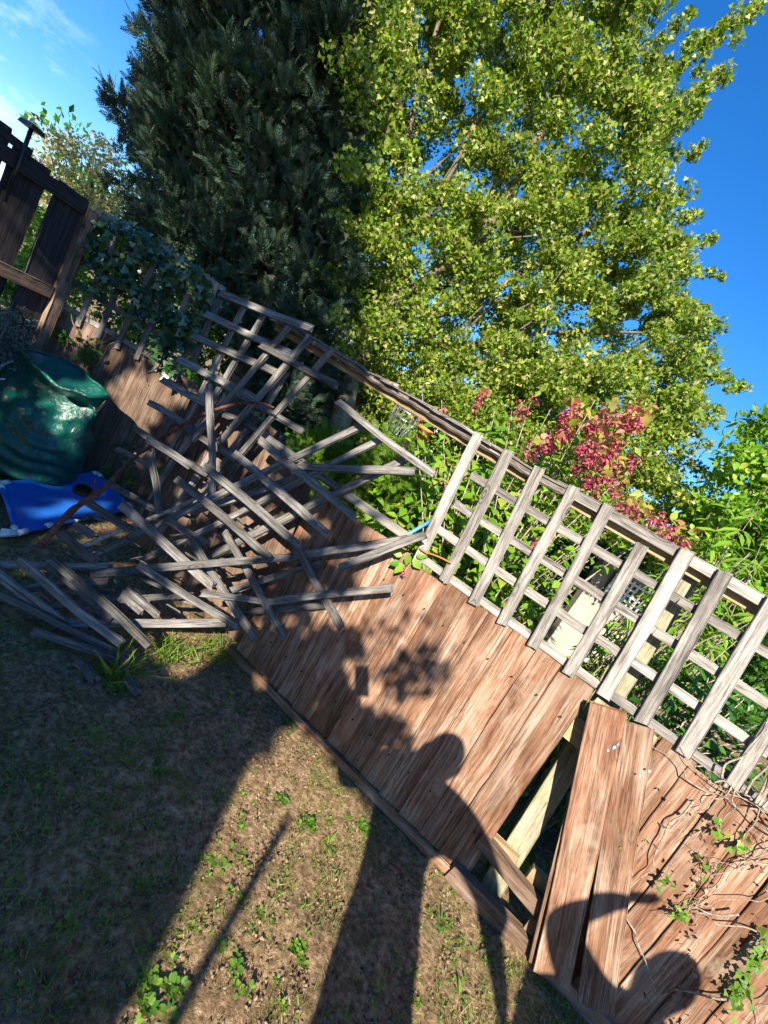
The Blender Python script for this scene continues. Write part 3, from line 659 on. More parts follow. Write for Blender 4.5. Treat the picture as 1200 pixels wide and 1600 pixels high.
for q in ((1150, 20), (1185, 5), (1118, 112), (1135, 118), (1100, 222), (1088, 340), (1112, 372), (1070, 410), (1122, 430), (1132, 512), (1118, 560), (1140, 605), (1165, 608), (1112, 655), (1125, 640), (1100, 690), (1075, 20), (1090, 60), (1060, 150), (1085, 180), (1080, 300), (1100, 480), (1095, 740)):
    c_ = np.array([760, 420]); tip = np.array(q, float); d_ = (c_ - tip) / np.linalg.norm(c_ - tip); y_ = rnd.uniform(5.5, 6.3)
    for k_ in range(9): sh.append(at_y(tuple(tip + d_ * (k_ * 15) + np.array([rnd.gauss(0, 3 + k_), rnd.gauss(0, 3 + k_)])), y_))
edge = np.array(sh)
foliage('crown', edge, .10, 60, T_IVY, .042, M_TREE, dt, up=.3)
cov = np.array([at_y((rnd.uniform(570, 860), rnd.uniform(300, 620)), rnd.uniform(4.75, 5.1)) for _ in range(95)]); foliage('crown', cov, .17, 120, T_IVY, .04, M_TREE, dt, up=.3)
ovr = np.array([at_y((rnd.gauss(585, 38), rnd.uniform(-20, 560)), rnd.uniform(4.05, 4.5)) for _ in range(75)]); foliage('crown', ovr, .16, 70, T_IVY, .04, M_TREE, dt, up=.3)
gapf = np.array([at_y((rnd.uniform(530, 620), rnd.uniform(60, 600)), rnd.uniform(5.6, 6.6)) for _ in range(90)]); foliage('crown', gapf, .24, 150, T_IVY, .045, M_TREE, dt, up=.3)
low = np.array([at_y((rnd.uniform(560, 1010), rnd.uniform(560, 690)), rnd.uniform(4.6, 6.2)) for _ in range(170)] + [at_y((x, 620 + (x - 700) * .42 + rnd.uniform(-20, 130)), rnd.uniform(4.4, 5.8)) for x in [rnd.uniform(700, 1110) for _ in range(150)]])
foliage('crown', low, .21, 190, T_IVY, .038, M_TREE, dt, up=.3)
tb = at_y((552, 640), 5.5)
parts = []
def limb(pts, r0, r1):
    p = smooth_path(pts, 7); V, F = tube_geo(p, [r0 + (r1 - r0) * i / (len(p) - 1) for i in range(len(p))], 9, len(parts), .07); parts.append((V, F))
TY = lambda q, y: at_y(q, y)
limb([TY((548, 650), 5.6) * np.array([1, 1, 0]) + ez * -.05, TY((552, 625), 5.4), TY((590, 555), 5.3), TY((640, 480), 5.2), TY((700, 410), 5.2), TY((765, 350), 5.3), TY((830, 240), 5.4), TY((900, 60), 5.6)], .15, .03)
limb([TY((600, 540), 5.3), TY((625, 470), 5.1), TY((680, 425), 5.0), TY((730, 400), 4.95)], .06, .02)
limb([TY((570, 590), 5.4), TY((580, 500), 5.4), TY((620, 390), 5.4), TY((640, 200), 5.5), TY((690, 20), 5.6)], .07, .02)
limb([TY((620, 510), 5.3), TY((740, 470), 5.4), TY((860, 400), 5.5), TY((1000, 300), 5.8)], .06, .015)
limb([TY((640, 480), 5.2), TY((640, 380), 5.1), TY((700, 280), 5.1), TY((760, 150), 5.2)], .05, .012)
limb([TY((600, 545), 5.3), TY((720, 540), 5.2), TY((860, 520), 5.5), TY((1020, 520), 5.9)], .045, .012)
for _ in range(46):
    a = (rnd.uniform(600, 800), rnd.uniform(300, 560)); b = (a[0] + rnd.uniform(20, 120), a[1] - rnd.uniform(0, 120)); y = rnd.uniform(4.95, 5.6)
    limb([TY(a, y + .1), TY(((a[0] + b[0]) / 2 + rnd.uniform(-12, 12), (a[1] + b[1]) / 2 + rnd.uniform(-12, 12)), y), TY(b, y - .05)], .014, .004)
V, F = join(parts); mesh_obj('trunk', V, F, M_BARK, dt, smooth=True)

# conifer
ct = thing('conifer_tree', at_y((380, 650), 4.9) * np.array([1, 1, 0]), 'tall dark blue-green conifer in shade behind the corner of the fence', 'tree')
polyc = [(285, -420), (285, 20), (272, 110), (235, 165), (235, 240), (230, 300), (245, 370), (265, 440), (320, 480), (420, 560), (430, 700), (490, 720), (505, 620), (522, 500), (530, 300), (545, 0), (640, -420)]
cC = clumps(polyc, 640, 4.35, 6.0, 1.7)
def fronds(name, centres, rad, per, size, mat, parent, droop=.2):
    n = len(centres) * per
    C = np.repeat(centres, per, axis=0); d = rdir(n, .0); off = d * (rad * rng.random(n) ** .5)[:, None]; off[:, 2] *= .9
    axis = C.mean(0); out = C - axis; out[:, 2] = 0; out /= (np.linalg.norm(out, axis=1, keepdims=True) + 1e-6)
    D = d * .8 + out * .4 + np.array([0, -.55, .55]) + rng.normal(size=(n, 3)) * .3
    return scatter(name, T_FROND, C + off, D, rdir(n, .1) + np.array([0, -.6, .2]), size * rng.uniform(.6, 1.3, n), mat, parent)
fronds('crown', cC, .25, 64, .16, M_CON, ct)
ed = np.array([at_y(q, 4.8) for q in ((256, 22), (268, 40), (266, 78), (190, 165), (200, 180), (215, 140), (232, 130), (196, 232), (262, 118), (278, 100), (250, 8), (200, 290), (192, 160), (240, 60), (225, 150))])
fronds('crown', ed + rng.normal(size=ed.shape) * .04, .12, 36, .14, M_CON, ct)
parts = []
limb([at_y((395, 650), 5.2) * np.array([1, 1, 0]), at_y((420, 400), 5.2), at_y((470, 150), 5.2), at_y((500, -200), 5.2)], .16, .07)
for _ in range(40):
    a = (rnd.uniform(330, 520), rnd.uniform(60, 620)); limb([at_y(a, 5.2), at_y((a[0] + rnd.uniform(-90, 90), a[1] - rnd.uniform(10, 60)), 4.6)], .02, .006)
V, F = join(parts); mesh_obj('trunk', V, F, M_BARK, ct, smooth=True)
# bare trunk seen through the hole
bt = thing('tree_stump_trunk', at_y((535, 690), 4.3) * np.array([1, 1, 0]), 'thick pale-barked trunk glimpsed under the rotten rail behind the fence hole', 'tree trunk')
parts = []; limb([at_y((505, 760), 4.3) * np.array([1, 1, 0]), at_y((523, 680), 4.45), at_y((545, 610), 4.7), at_y((562, 565), 4.9), at_y((590, 510), 5.1), at_y((625, 455), 5.25), at_y((640, 400), 5.4)], .12, .07)
V, F = join(parts); mesh_obj('trunk', V, F, M_BARK, bt, smooth=True)

# small autumn tree at far left, seen over the tall fence
at = thing('autumn_tree', at_y((110, 330), 7.0) * np.array([1, 1, 0]), 'thin small tree turning orange and pink beyond the left fence', 'tree')
polya = [(60, 190), (110, 215), (150, 205), (185, 235), (198, 290), (190, 335), (120, 345), (60, 470), (30, 470), (60, 330), (50, 260)]
cc = clumps(polya, 170, 6.2, 7.6)
foliage('crown', cc, .18, 30, T_QUAD, .055, M_AUT, at)
parts = []
for q in ((70, 205), (100, 230), (150, 215), (185, 250), (190, 300), (140, 260), (120, 290)):
    limb([at_y((120, 420), 7), at_y((125 + (q[0] - 125) * .4, 340), 7), at_y(q, 6.9)], .025, .004)
limb([at_y((120, 420), 7.0) * np.array([1, 1, 0]), at_y((120, 420), 7)], .05, .03)
V, F = join(parts); mesh_obj('trunk', V, F, M_BARK, at, smooth=True)
# hedge glimpsed through the left gap
hl = thing('garden_shrub', at_y((70, 480), 5) * np.array([1, 1, 0]), 'bright green shrub seen through the gap of the tall dark fence', 'shrub')
foliage('crown', np.array([at_y((rnd.uniform(10, 120), rnd.uniform(330, 520)), rnd.uniform(4.8, 6)) for _ in range(60)]), .22, 60, T_RHOMB, .08, M_SHRUB, hl)
tube('stem', [at_y((70, 480), 5.4) * np.array([1, 1, 0]), at_y((70, 440), 5.4)], .03, .02, M_BARK, hl)

# tree/shrub at the right edge
rt = thing('willow_shrub', at_y((1180, 850), 4.6) * np.array([1, 1, 0]), 'bushy bright green shrub at the right edge with upright tips against the sky', 'shrub')
polyr = [(1085, 760), (1120, 735), (1150, 700), (1180, 670), (1260, 640), (1500, 700), (1500, 1100), (1180, 1000), (1100, 870), (1060, 830)]
foliage('crown', clumps(polyr, 300, 4.1, 5.6), .22, 130, T_OVATE, .065, M_SHRUB, rt, up=.3)
foliage('crown', np.array([at_y(q, 4.5) for q in ((1112, 755), (1135, 712), (1178, 655), (1188, 680), (1150, 690), (1165, 668), (1095, 780))]), .10, 40, T_LANCE, .11, M_SHRUB, rt)
parts = []
for q in ((1180, 670), (1120, 760), (1250, 650), (1140, 720)): limb([at_y((1190, 1000), 4.8) * np.array([1, 1, 0]), at_y((1170, 870), 4.7), at_y(q, 4.5)], .03, .006)
V, F = join(parts); mesh_obj('stem', V, F, M_BARK, rt, smooth=True)

# ------------------------------------------------------------------ flowering shrub and plants behind the trellis
def stemmed(t, tips, base, mat, leafmat, lsize, tmpl=T_OVATE, nl=16, frac=.25, droop=.25, rs=.006):
    P = []; D = []; Nn = []; sz = []; parts = []
    for tip in tips:
        tip = np.array(tip); b = np.array(base) + np.array([rnd.uniform(-.25, .25), rnd.uniform(-.15, .15), 0]); mid = (b + tip) / 2 + np.array([rnd.uniform(-.08, .08), rnd.uniform(-.05, .05), .15])
        p = smooth_path([b, mid, tip], 10); parts.append(tube_geo(p, [rs * (1.3 - i / len(p)) for i in range(len(p))], 5))
        for i in range(nl):
            s = frac + (1 - frac) * (i + rnd.random()) / nl; q = p[min(len(p) - 1, int(s * (len(p) - 1)))]
            for sg in (1, -1):
                a = rnd.uniform(0, 6.28) if rnd.random() < .3 else i * 1.57; d = np.array([math.cos(a) * sg, math.sin(a) * sg, rnd.uniform(-.5, .3) - droop])
                P.append(np.array(q)); D.append(d); Nn.append(np.array([rnd.uniform(-.4, .4), rnd.uniform(-.7, .1), 1.0])); sz.append(lsize * rnd.uniform(.55, 1.2))
    V, F = join(parts); mesh_obj('stem', V, F, mat, t, smooth=True)
    scatter('foliage', tmpl, P, D, Nn, np.array(sz), leafmat, t, smooth=True)
fs = thing('flowering_shrub', (0.7, 2.9, 0), 'tall shrub with hanging dark red flower tassels and large pointed leaves above the trellis', 'shrub')
tips = [at_y((rnd.uniform(640, 1060), 0), 3) for _ in range(0)]
tipq = [(690, 625), (745, 650), (800, 640), (820, 625), (860, 640), (880, 665), (905, 640), (930, 625), (960, 650), (985, 690), (1000, 720), (960, 720), (900, 700), (850, 690), (790, 690), (1010, 770), (970, 790), (720, 700), (760, 730), (830, 740), (900, 760), (650, 660), (700, 760), (1040, 820), (940, 690), (880, 720)]
tips = [at_y(q, rnd.uniform(2.75, 3.3)) for q in tipq]
stemmed(fs, tips + [p + np.array([rnd.uniform(-.12, .12), rnd.uniform(0, .4), rnd.uniform(-.15, .02)]) for p in tips for _ in (0, 1)], (.75, 3.0, 0), M_STEM, M_SHRUB, .085, nl=17, frac=.3)
# tassels: cones of bracts hanging
P = []; D = []; Nn = []; sz = []; PL = []; DL = []
for q, n in (((880, 665), 4), ((900, 655), 4), ((925, 690), 6), ((945, 700), 6), ((955, 720), 5), ((970, 690), 4), ((1000, 650), 5), ((990, 640), 3), ((930, 745), 5), ((960, 745), 3), ((990, 715), 3), ((850, 700), 3), ((755, 622), 2), ((905, 640), 3),
             ((830, 630), 2), ((960, 640), 3), ((985, 780), 4), ((1010, 800), 3), ((1050, 835), 4), ((1070, 850), 3), ((680, 635), 2), ((665, 630), 1), ((845, 845), 2), ((800, 820), 1), ((650, 690), 1), ((840, 700), 2), ((940, 660), 4), ((915, 715), 3), ((700, 740), 1), ((1030, 810), 3), ((870, 680), 3)):
    for _ in range(int(n * 1.5)):
        c = at_y((q[0] + rnd.uniform(-14, 14), q[1] + rnd.uniform(-14, 14)), rnd.uniform(2.55, 2.9)); L = rnd.uniform(.06, .11)
        for i in range(26):
            s = rnd.random(); a = rnd.uniform(0, 6.28); rr_ = .022 * (1 - .6 * s)
            P.append(c + np.array([math.cos(a) * rr_, math.sin(a) * rr_, -s * L])); D.append(np.array([math.cos(a), math.sin(a), -.8])); Nn.append(np.array([math.cos(a), math.sin(a), .6])); sz.append(.026 * rnd.uniform(.7, 1.3))
        if rnd.random() < .8:
            PL.append(c + np.array([0, 0, .03])); DL.append(np.array([rnd.uniform(-1, 1), rnd.uniform(-1, .3), rnd.uniform(-.5, .3)]))
scatter('flower_tassel', T_RHOMB, P, D, Nn, np.array(sz), M_BRACT, fs)
PL = np.array(PL * 2); DL = np.array(DL * 2) + rng.normal(size=(len(PL), 3)) * .5
scatter('turning_foliage', T_OVATE, PL, DL, rdir(len(PL), .8), rng.uniform(.04, .075, len(PL)), M_BRACTLEAF, fs, smooth=True)
# leafy plants behind the trellis, low
for (bx, by), tipq, lm_, ls, lab, tm in (
    ((.2, 3.0), [(600, 780), (640, 770), (670, 760), (620, 800), (700, 800), (660, 700), (720, 830), (690, 790), (610, 740), (650, 820)], M_SHRUB, .11, 'broad-leaved green plant filling the hole beside the first upright trellis slat', T_OVATE),
    ((.8, 2.75), [(760, 800), (790, 850), (820, 790), (850, 830), (780, 900), (830, 880), (870, 900), (900, 860), (760, 860), (880, 940)], M_SHRUB, .10, 'leafy green plant with red tassels behind the middle of the standing trellis', T_OVATE),
    ((1.6, 2.6), [(1000, 960), (1040, 930), (1080, 960), (1120, 930), (1160, 900), (1060, 880), (1100, 870), (1190, 960), (1150, 990), (1180, 870)], M_SHRUB, .13, 'bush with long narrow leaves behind the right part of the standing trellis', T_LANCE),
    ((1.9, 2.3), [(1100, 1040), (1150, 1060), (1180, 1080), (1120, 1090), (1190, 1130), (1170, 1180), (1060, 1020), (1195, 1200), (1230, 1150)], M_SHRUB2, .09, 'dark glossy green bush low behind the right end of the trellis', T_OVATE)):
    t = thing('leafy_plant', (bx, by, 0), lab, 'plant'); stemmed(t, [at_y((q[0] + rnd.uniform(-12, 12), q[1] + rnd.uniform(-12, 12)), by + rnd.uniform(-.1, .6)) for q in tipq for _ in range(4)], (bx, by + .2, 0), M_STEM, lm_, ls * .85, tmpl=tm, nl=15, frac=.2)
ll = thing('willow_shrub', (2.4, 3.0, 0), 'long narrow-leaved shoots rising above the trellis top at the right edge', 'shrub')
stemmed(ll, [at_y(q, rnd.uniform(2.9, 3.3)) for q in ((1080, 850), (1110, 800), (1140, 780), (1150, 830), (1180, 800), (1190, 850), (1200, 760), (1120, 870), (1170, 900), (1230, 820), (1060, 870))], (2.5, 3.2, 0), M_STEM, M_SHRUB, .15, tmpl=T_LANCE, nl=20, frac=.4)
# ground cover behind the fence (wild mass)
n = 5200; X = rng.uniform(-3.5, 6, n); Y = 3.0 - .4 * (X - 0) * (X < 1.5) - .6 * (X >= 1.5) + rng.uniform(-.55, 2.6, n); ok = (Y > 1.96 - (X - .73) * .398 + .22); X, Y = X[ok], Y[ok]; n = len(X)
o = scatter('ground_cover', T_OVATE, np.stack([X, Y, rng.uniform(.02, .42, n)], 1), rdir(n, .3), rdir(n, 1.2), rng.uniform(.05, .11, n), M_SHRUB2, smooth=True); tag(o, 'low wild leaves covering the ground beyond the fence', 'ground cover', kind='stuff')
bh = thing('background_hedge', (0, 9, 0), 'dense green hedge closing the neighbouring garden behind the trunk', 'hedge')
cb = np.array([[x, rnd.uniform(7.8, 8.8), rnd.uniform(0, 2.0 + (.9 if x < -2.5 else 0))] for x in [rnd.uniform(-8, 9) for _ in range(600)]]); foliage('crown', cb, .5, 95, T_RHOMB, .13, M_SHRUB2, bh)
tube('trunk', [(0, 8.4, -.05), (0, 8.4, 1.8)], .08, .05, M_BARK, bh)
# moss-green fern mass at hole, lit patch
fm = thing('fern_clump', at_y((560, 770), 3.3) * np.array([1, 1, 0]), 'yellow-green feathery plant in the hole under the crossing slats', 'plant')
cf = np.array([at_y((rnd.uniform(470, 640), rnd.uniform(690, 810)), rnd.uniform(3.0, 3.9)) for _ in range(90)]); fronds('fronds', cf, .12, 40, .09, leaf_mat('fern_frond', [(.10, .20, .02), (.18, .30, .03), (.08, .16, .02)]), fm)

# garden wall with white lattice, wire basket, pots
gw = thing('garden_wall', (3.4, 6.05, 0), 'cream sunlit wall glimpsed through the middle squares of the trellis', 'wall')
V, F = box_geo((3.40, 6.05, .74), ex, ey, ez, (1.15, .16, 1.48)); mesh_obj('wall', V, F, M_WALL, gw)
V, F = box_geo((3.40, 6.05, 1.5), ex, ey, ez, (1.21, .22, .045)); mesh_obj('coping', V, F, M_WALL, gw)
wl = thing('white_lattice', (3.4, 5.9, 0), 'small white square lattice in front of the cream wall', 'lattice')
pk = []
for i in range(11): pk.append(box_geo((3.02 + i * .08, 5.88, 1.28), ex, ey, ez, (.028, .015, .40)))
mesh_obj('upright_bars', *join(pk), M_WHITE, wl); pk = []
for i in range(5): pk.append(box_geo((3.42, 5.862, 1.12 + i * .08), ex, ey, ez, (.86, .015, .028)))
mesh_obj('cross_bars', *join(pk), M_WHITE, wl)
V, F = box_geo((3.42, 5.955, 1.28), ex, ey, ez, (.80, .02, .36)); mesh_obj('dark_backing', V, F, M_BARK, wl)
wb = at_y((630, 655), 2.75); wt = thing('wire_basket', wb, 'small hanging wire basket glimpsed under the rotten rail', 'basket'); pk = []
for k in range(14):
    a = k * 2 * math.pi / 14; pk.append(tube_geo([wb + np.array([math.cos(a) * .085, math.sin(a) * .085, .10]), wb + np.array([math.cos(a) * .08, math.sin(a) * .08, 0]), wb + np.array([math.cos(a) * .045, math.sin(a) * .045, -.10])], [.0022] * 3, 5))
for z, r_ in ((.10, .085), (.05, .083), (0, .08), (-.05, .064), (-.10, .045)): pk.append(tube_geo([wb + np.array([math.cos(a) * r_, math.sin(a) * r_, z]) for a in np.linspace(0, 2 * math.pi, 24)], [.0024] * 24, 5))
mesh_obj('wire_mesh', *join(pk), M_WIRE, wt)
tube('hook', [wb + ez * .10 + ex * .085, wb + ez * .22, wb + ez * .26 + ex * .03], .003, .003, M_WIRE, wt)
def pot(P, lab, col, h=.09, r=.05):
    t = thing('plant_pot', P, lab, 'plant pot'); V = []; F = []; n = 20; pr = [(.7, 0), (1, .8), (1.12, .8), (1.12, 1), (.98, 1), (.9, .5)]
    for rr_, zz in pr:
        for i in range(n): a = 2 * math.pi * i / n; V.append(np.array(P) + np.array([math.cos(a) * rr_ * r, math.sin(a) * rr_ * r, zz * h]))
    for j in range(len(pr) - 1):
        for i in range(n): a = j * n + i; b = j * n + (i + 1) % n; F.append((a, b, b + n, a + n))
    F.append(tuple(range(n - 1, -1, -1))); mesh_obj('pot', V, F, col, t, smooth=True)
pot(at_y((655, 688), 3.0), 'small orange clay pot among the leaves under the rotten rail', M_ORANGE)
pot(at_y((702, 850), 2.7), 'orange pot behind the lower left squares of the standing trellis', M_ORANGE, .07, .035)
for q0, q1, c_, lab in (((632, 838), (672, 815), (.10, .30, .75), 'bright blue plastic tube just left of the first trellis upright'), ((640, 848), (668, 832), (.75, .12, .25), 'pink plastic tube beside the blue one near the first trellis upright')):
    o = tube('plastic_tube', [at_y(q0, 2.5), at_y(q1, 2.6)], .010, .010, plain('coloured_plastic', c_, .3), k=10); tag(o, lab, 'plastic tube')
o = tube('string', [onF(q, .05) for q in ((655, 856), (665, 863), (675, 866), (690, 872), (705, 880))], .004, .004, M_STRING); tag(o, 'orange string tied around the foot of the first trellis upright', 'string')

# ------------------------------------------------------------------ ivy on the left trellis
iv = thing('ivy', BP(0, 1.0), 'dark glossy ivy smothering the trellis of the left fence', 'ivy')
qs = []
polyi = [(125, 335), (200, 345), (330, 430), (340, 500), (300, 560), (270, 600), (230, 545), (190, 470), (150, 470), (118, 440)]
P = []
while len(P) < 1800:
    q = (rnd.uniform(110, 350), rnd.uniform(330, 610))
    if in_poly(q, polyi) and math.sin(q[0] * .06) * math.sin(q[1] * .07) > -.35 + rnd.uniform(-.3, .3): P.append(onB(q, rnd.uniform(-.12, .20)))
n = len(P); scatter('foliage', T_IVY, P, rdir(n, -.5), rdir(n, .5) * .6 + np.array([BN[0], BN[1], .3]), rng.uniform(.035, .065, n), M_IVY, iv)
pk = []
for _ in range(34):
    q = (rnd.uniform(150, 300), rnd.uniform(420, 560)); p0 = onB(q, .03); pts = [p0]
    for s in range(5): p0 = p0 + np.array([BT[0] * rnd.uniform(-.08, .08), BT[1] * rnd.uniform(-.08, .08), -rnd.uniform(.03, .10)]) ; pts.append(p0)
    pk.append(tube_geo(smooth_path(pts, 4), [.0032] * 21, 5))
mesh_obj('stem', *join(pk), M_STEM, iv, smooth=True)
# grey-leaved plant beside the bag
gl = thing('silver_plant', LP(-1.2, 0, .2), 'silvery grey-leaved plant in shade above the bag at the left edge', 'plant')
cg = np.array([onL((rnd.uniform(-40, 38), rnd.uniform(480, 570)), rnd.uniform(.06, .3)) for _ in range(34)])
foliage('foliage', cg, .11, 110, T_LANCE, .03, leaf_mat('silver_leaf', [(.06, .10, .07), (.14, .19, .16), (.22, .27, .26)], trans=.15), gl)
tube('stem', [LP(-1.2, 0, .2), LP(-1.15, .9, .2)], .01, .006, M_STEM, gl)
lg = thing('climbing_plant', BP(-.5, 0, .1), 'green climber sprigs on the left fence boards above the bag', 'plant')
cg = np.array([onB((x, y), .05) for x, y in ((45, 485), (70, 495), (100, 525), (30, 500), (135, 560), (130, 540), (60, 510), (145, 545))])
foliage('foliage', cg, .08, 26, T_RHOMB, .05, M_SHRUB2, lg); tube('stem', [BP(-.5, 0, .06), BP(-.45, .6, .05), BP(-.5, 1.0, .05)], .005, .003, M_STEM, lg)

# ------------------------------------------------------------------ dry vine tangle on the right
vt = thing('dry_vine', FP(1.1, 1.0), 'tangled dry brown vine stems along the trellis foot at the right edge', 'vine')
pk = []
def wander(u, z, du, dz, nst, jit, off=.034, r=.0035):
    pts = []
    for s in range(nst):
        pts.append(FP(u, z, off + rnd.uniform(-.006, .008))); u += du + rnd.gauss(0, jit); z += dz + rnd.gauss(0, jit)
    pk.append(tube_geo(smooth_path(pts, 4), [r * (1.35 - 1.0 * i / ((nst - 1) * 4)) for i in range((nst - 1) * 4 + 1)], 5))
for _ in range(32): wander(rnd.uniform(.85, 1.5), rnd.uniform(1.03, 1.16), rnd.choice((1, -1, 1)) * .04, -.002, rnd.randint(5, 11), .016, r=.0026)
for _ in range(12): wander(rnd.uniform(.95, 1.6), 1.12, rnd.uniform(-.02, .02), -.045, rnd.randint(4, 13), .018, r=.0022)
for _ in range(8): wander(rnd.uniform(1.0, 1.7), rnd.uniform(.6, 1.08), rnd.uniform(-.035, .035), rnd.uniform(-.03, .03), 8, .022, r=.0024)
wander(.90, .98, .003, -.05, 12, .012, r=.003); wander(.785, .72, .004, -.042, 10, .012, r=.003); wander(.95, .5, .03, -.03, 8, .015)
for _ in range(7): wander(.80 + rnd.uniform(-.02, .25), 1.12, -.008, .055, rnd.randint(5, 11), .012, off=.05, r=.0036)
mesh_obj('stem', *join(pk), M_STEM, vt, smooth=True)
P = [FP(rnd.uniform(.85, 1.7), rnd.uniform(.7, 1.15), .036) for _ in range(110)] + [FP(1.0 + .3 * s + rnd.gauss(0, .02), .95 - .75 * s + rnd.gauss(0, .02), .036) for s in [rnd.random() for _ in range(90)]]
n = len(P); scatter('dry_foliage', T_RHOMB, P, rdir(n, -.4), rdir(n) + np.array([*MN, 0]), rng.uniform(.012, .03, n), M_DEAD, vt)
vi = thing('green_creeper', FP(1.2, .1, .05), 'sprigs of bright green creeper on the right-hand brown boards', 'creeper')
P = []
for q, k in (((1063, 1430), 16), ((1040, 1380), 9), ((1165, 1325), 10), ((1180, 1500), 26), ((1160, 1540), 22), ((1195, 1480), 20), ((1150, 1560), 10), ((985, 1330), 5), ((1120, 1290), 8), ((1140, 1580), 8), ((1100, 1360), 6)):
    for _ in range(k): P.append(onF((q[0] + rnd.gauss(0, 9), q[1] + rnd.gauss(0, 11)), .05))
n = len(P); scatter('foliage', T_IVY, P, rdir(n, -.3), rdir(n) * .5 + np.array([*MN, .3]), rng.uniform(.014, .030, n), M_WEED, vi)
pk = []; wander(1.35, .5, -.03, -.045, 8, .012); wander(1.2, .75, -.02, -.04, 8, .012); mesh_obj('stem', *join(pk[-2:]), M_STEM, vi, smooth=True)
sp = thing('shrub_sprig', onF((640, 870), .03), 'small drooping sprig with yellow-green leaves and red tassel atop the brown boards', 'sprig')
P = [onF(q, .05) for q in ((628, 868), (640, 866), (646, 875), (632, 882), (625, 880), (650, 868))]; n = len(P)
scatter('foliage', T_OVATE, P, np.array([[-1, 0, -.2], [0.2, -.3, -1], [1, 0, -.4], [-.4, -.2, -1], [-1, -.2, -.6], [.8, 0, .4]]), rdir(n) * .3 + np.array([*MN, .4]), rng.uniform(.05, .08, n), M_SHRUB, sp, smooth=True)
P = [onF((631 + rnd.gauss(0, 3), 893 + rnd.gauss(0, 7)), .055) for _ in range(30)]; scatter('flower_tassel', T_RHOMB, P, rdir(30, -.8), rdir(30), .018, M_BRACT, sp)

# ------------------------------------------------------------------ ground cover in front
def inside(x, y):     # in front of both fences
    return ((y < 1.96 - (x - .73) * .398 - .03) | (x < -1.25)) & (y < 4.0 + (x + 2.6) / .3 - .05) & (y < 3.45 + (x + 2.2) * .166 - .04)
def spots(n, x0=-3.2, x1=3.0, y0=.35, y1=4.0):
    X = rng.uniform(x0, x1, n); Y = rng.uniform(y0, y1, n); k = inside(X, Y); return X[k], Y[k]
def patch(X, Y, f=1.0, s=0): return np.sin(2.1 * f * X + s + 1.3 * np.sin(1.7 * f * Y + s)) * np.cos(1.9 * f * Y - .7 * s + np.sin(2.3 * f * X)) 
X, Y = spots(230000); k = rng.random(len(X)) < .75 + .2 * patch(X, Y, 3, 4); X, Y = X[k], Y[k]; n = len(X)
D = rdir(n, .15); D[:, 2] = abs(D[:, 2]) * .35
o = scatter('dry_grass', T_BLADE, np.stack([X, Y, gz(X, Y) - .002], 1), D, rdir(n, 1.5), rng.uniform(.007, .030, n), M_THATCH, wsc=rng.uniform(.35, .8, n)); tag(o, 'thin dry thatch over the bare soil', 'dry grass', kind='stuff')
X, Y = spots(230000); k = (patch(X, Y, 1.6, .5) + .55 * patch(X, Y, 4, 2) - 1.1 * ((X < .35) & (Y > 1.25)) + .75 * np.clip((1.45 - Y) * 1.6, 0, 1) + 1.1 * np.clip((.25 - X) * 1.6, 0, 1) * np.clip((1.95 - Y) * 2, 0, 1) > -.05 + rng.normal(size=len(X)) * .28); X, Y = X[k], Y[k]; n = len(X)
D = rdir(n, .7)
o = scatter('grass', T_BLADE, np.stack([X, Y, gz(X, Y) - .002], 1), D, rdir(n), rng.uniform(.012, .040, n), M_GRASS, wsc=rng.uniform(.5, 1.0, n)); tag(o, 'short patchy green grass between bare soil', 'grass', kind='stuff')
X, Y = spots(60000); n = len(X)
T_CRUMB = (np.array([[0, 0, -.3], [1, 0, -.2], [.4, .8, -.3], [.3, -.6, -.2], [.45, .1, .6]]), [(0, 4, 2), (2, 4, 1), (1, 4, 3), (3, 4, 0)])
o = scatter('soil_crumbs', T_CRUMB, np.stack([X, Y, gz(X, Y) + .001], 1), rdir(n) * np.array([1, 1, .2]), rdir(n, 2.0), rng.uniform(.003, .013, n) , leaf_mat('soil_crumb', [(.07, .045, .025), (.20, .13, .075), (.36, .26, .16), (.12, .075, .045)], trans=0, rough=.95, spec=.1)); tag(o, 'loose crumbs of dry soil', 'soil crumbs', kind='stuff')
# weeds: rosettes
def rosettes(X, Y, nl, s0, s1, tmpl, mat, name, parent=None, z=.0):
    P = []; D = []; Nn = []; sz = []
    for x, y in zip(X, Y):
        m_ = rnd.randint(nl - 2, nl + 3); a0 = rnd.uniform(0, 6.28); b = rnd.uniform(s0, s1)
        for i in range(m_):
            a = a0 + i * 2.4; el = rnd.uniform(.0, .9); P.append((x + math.cos(a) * .006, y + math.sin(a) * .006, gz(x, y) + z + rnd.uniform(0, .012))); D.append((math.cos(a), math.sin(a), el)); Nn.append((-math.cos(a) * el, -math.sin(a) * el, 1)); sz.append(b * rnd.uniform(.6, 1.2))
    return scatter(name, tmpl, P, D, Nn, np.array(sz), mat, parent, smooth=True)
X, Y = spots(4200); k = patch(X, Y, 2.3, 1) + .5 * patch(X, Y, 6, 3) + .3 * (Y < 1.4) > .25; X, Y = X[k], Y[k]
o = rosettes(X, Y, 7, .006, .017, T_OVATE, M_WEED, 'small_weeds'); tag(o, 'scattered small green weeds on the soil', 'weeds', kind='stuff')
X, Y = spots(1100); k = patch(X, Y, 2.0, 5) > .1; X, Y = X[k], Y[k]
o = rosettes(X, Y, 6, .006, .014, T_ROUND, M_WEED, 'clover'); tag(o, 'low clover leaves on the soil', 'clover', kind='stuff')
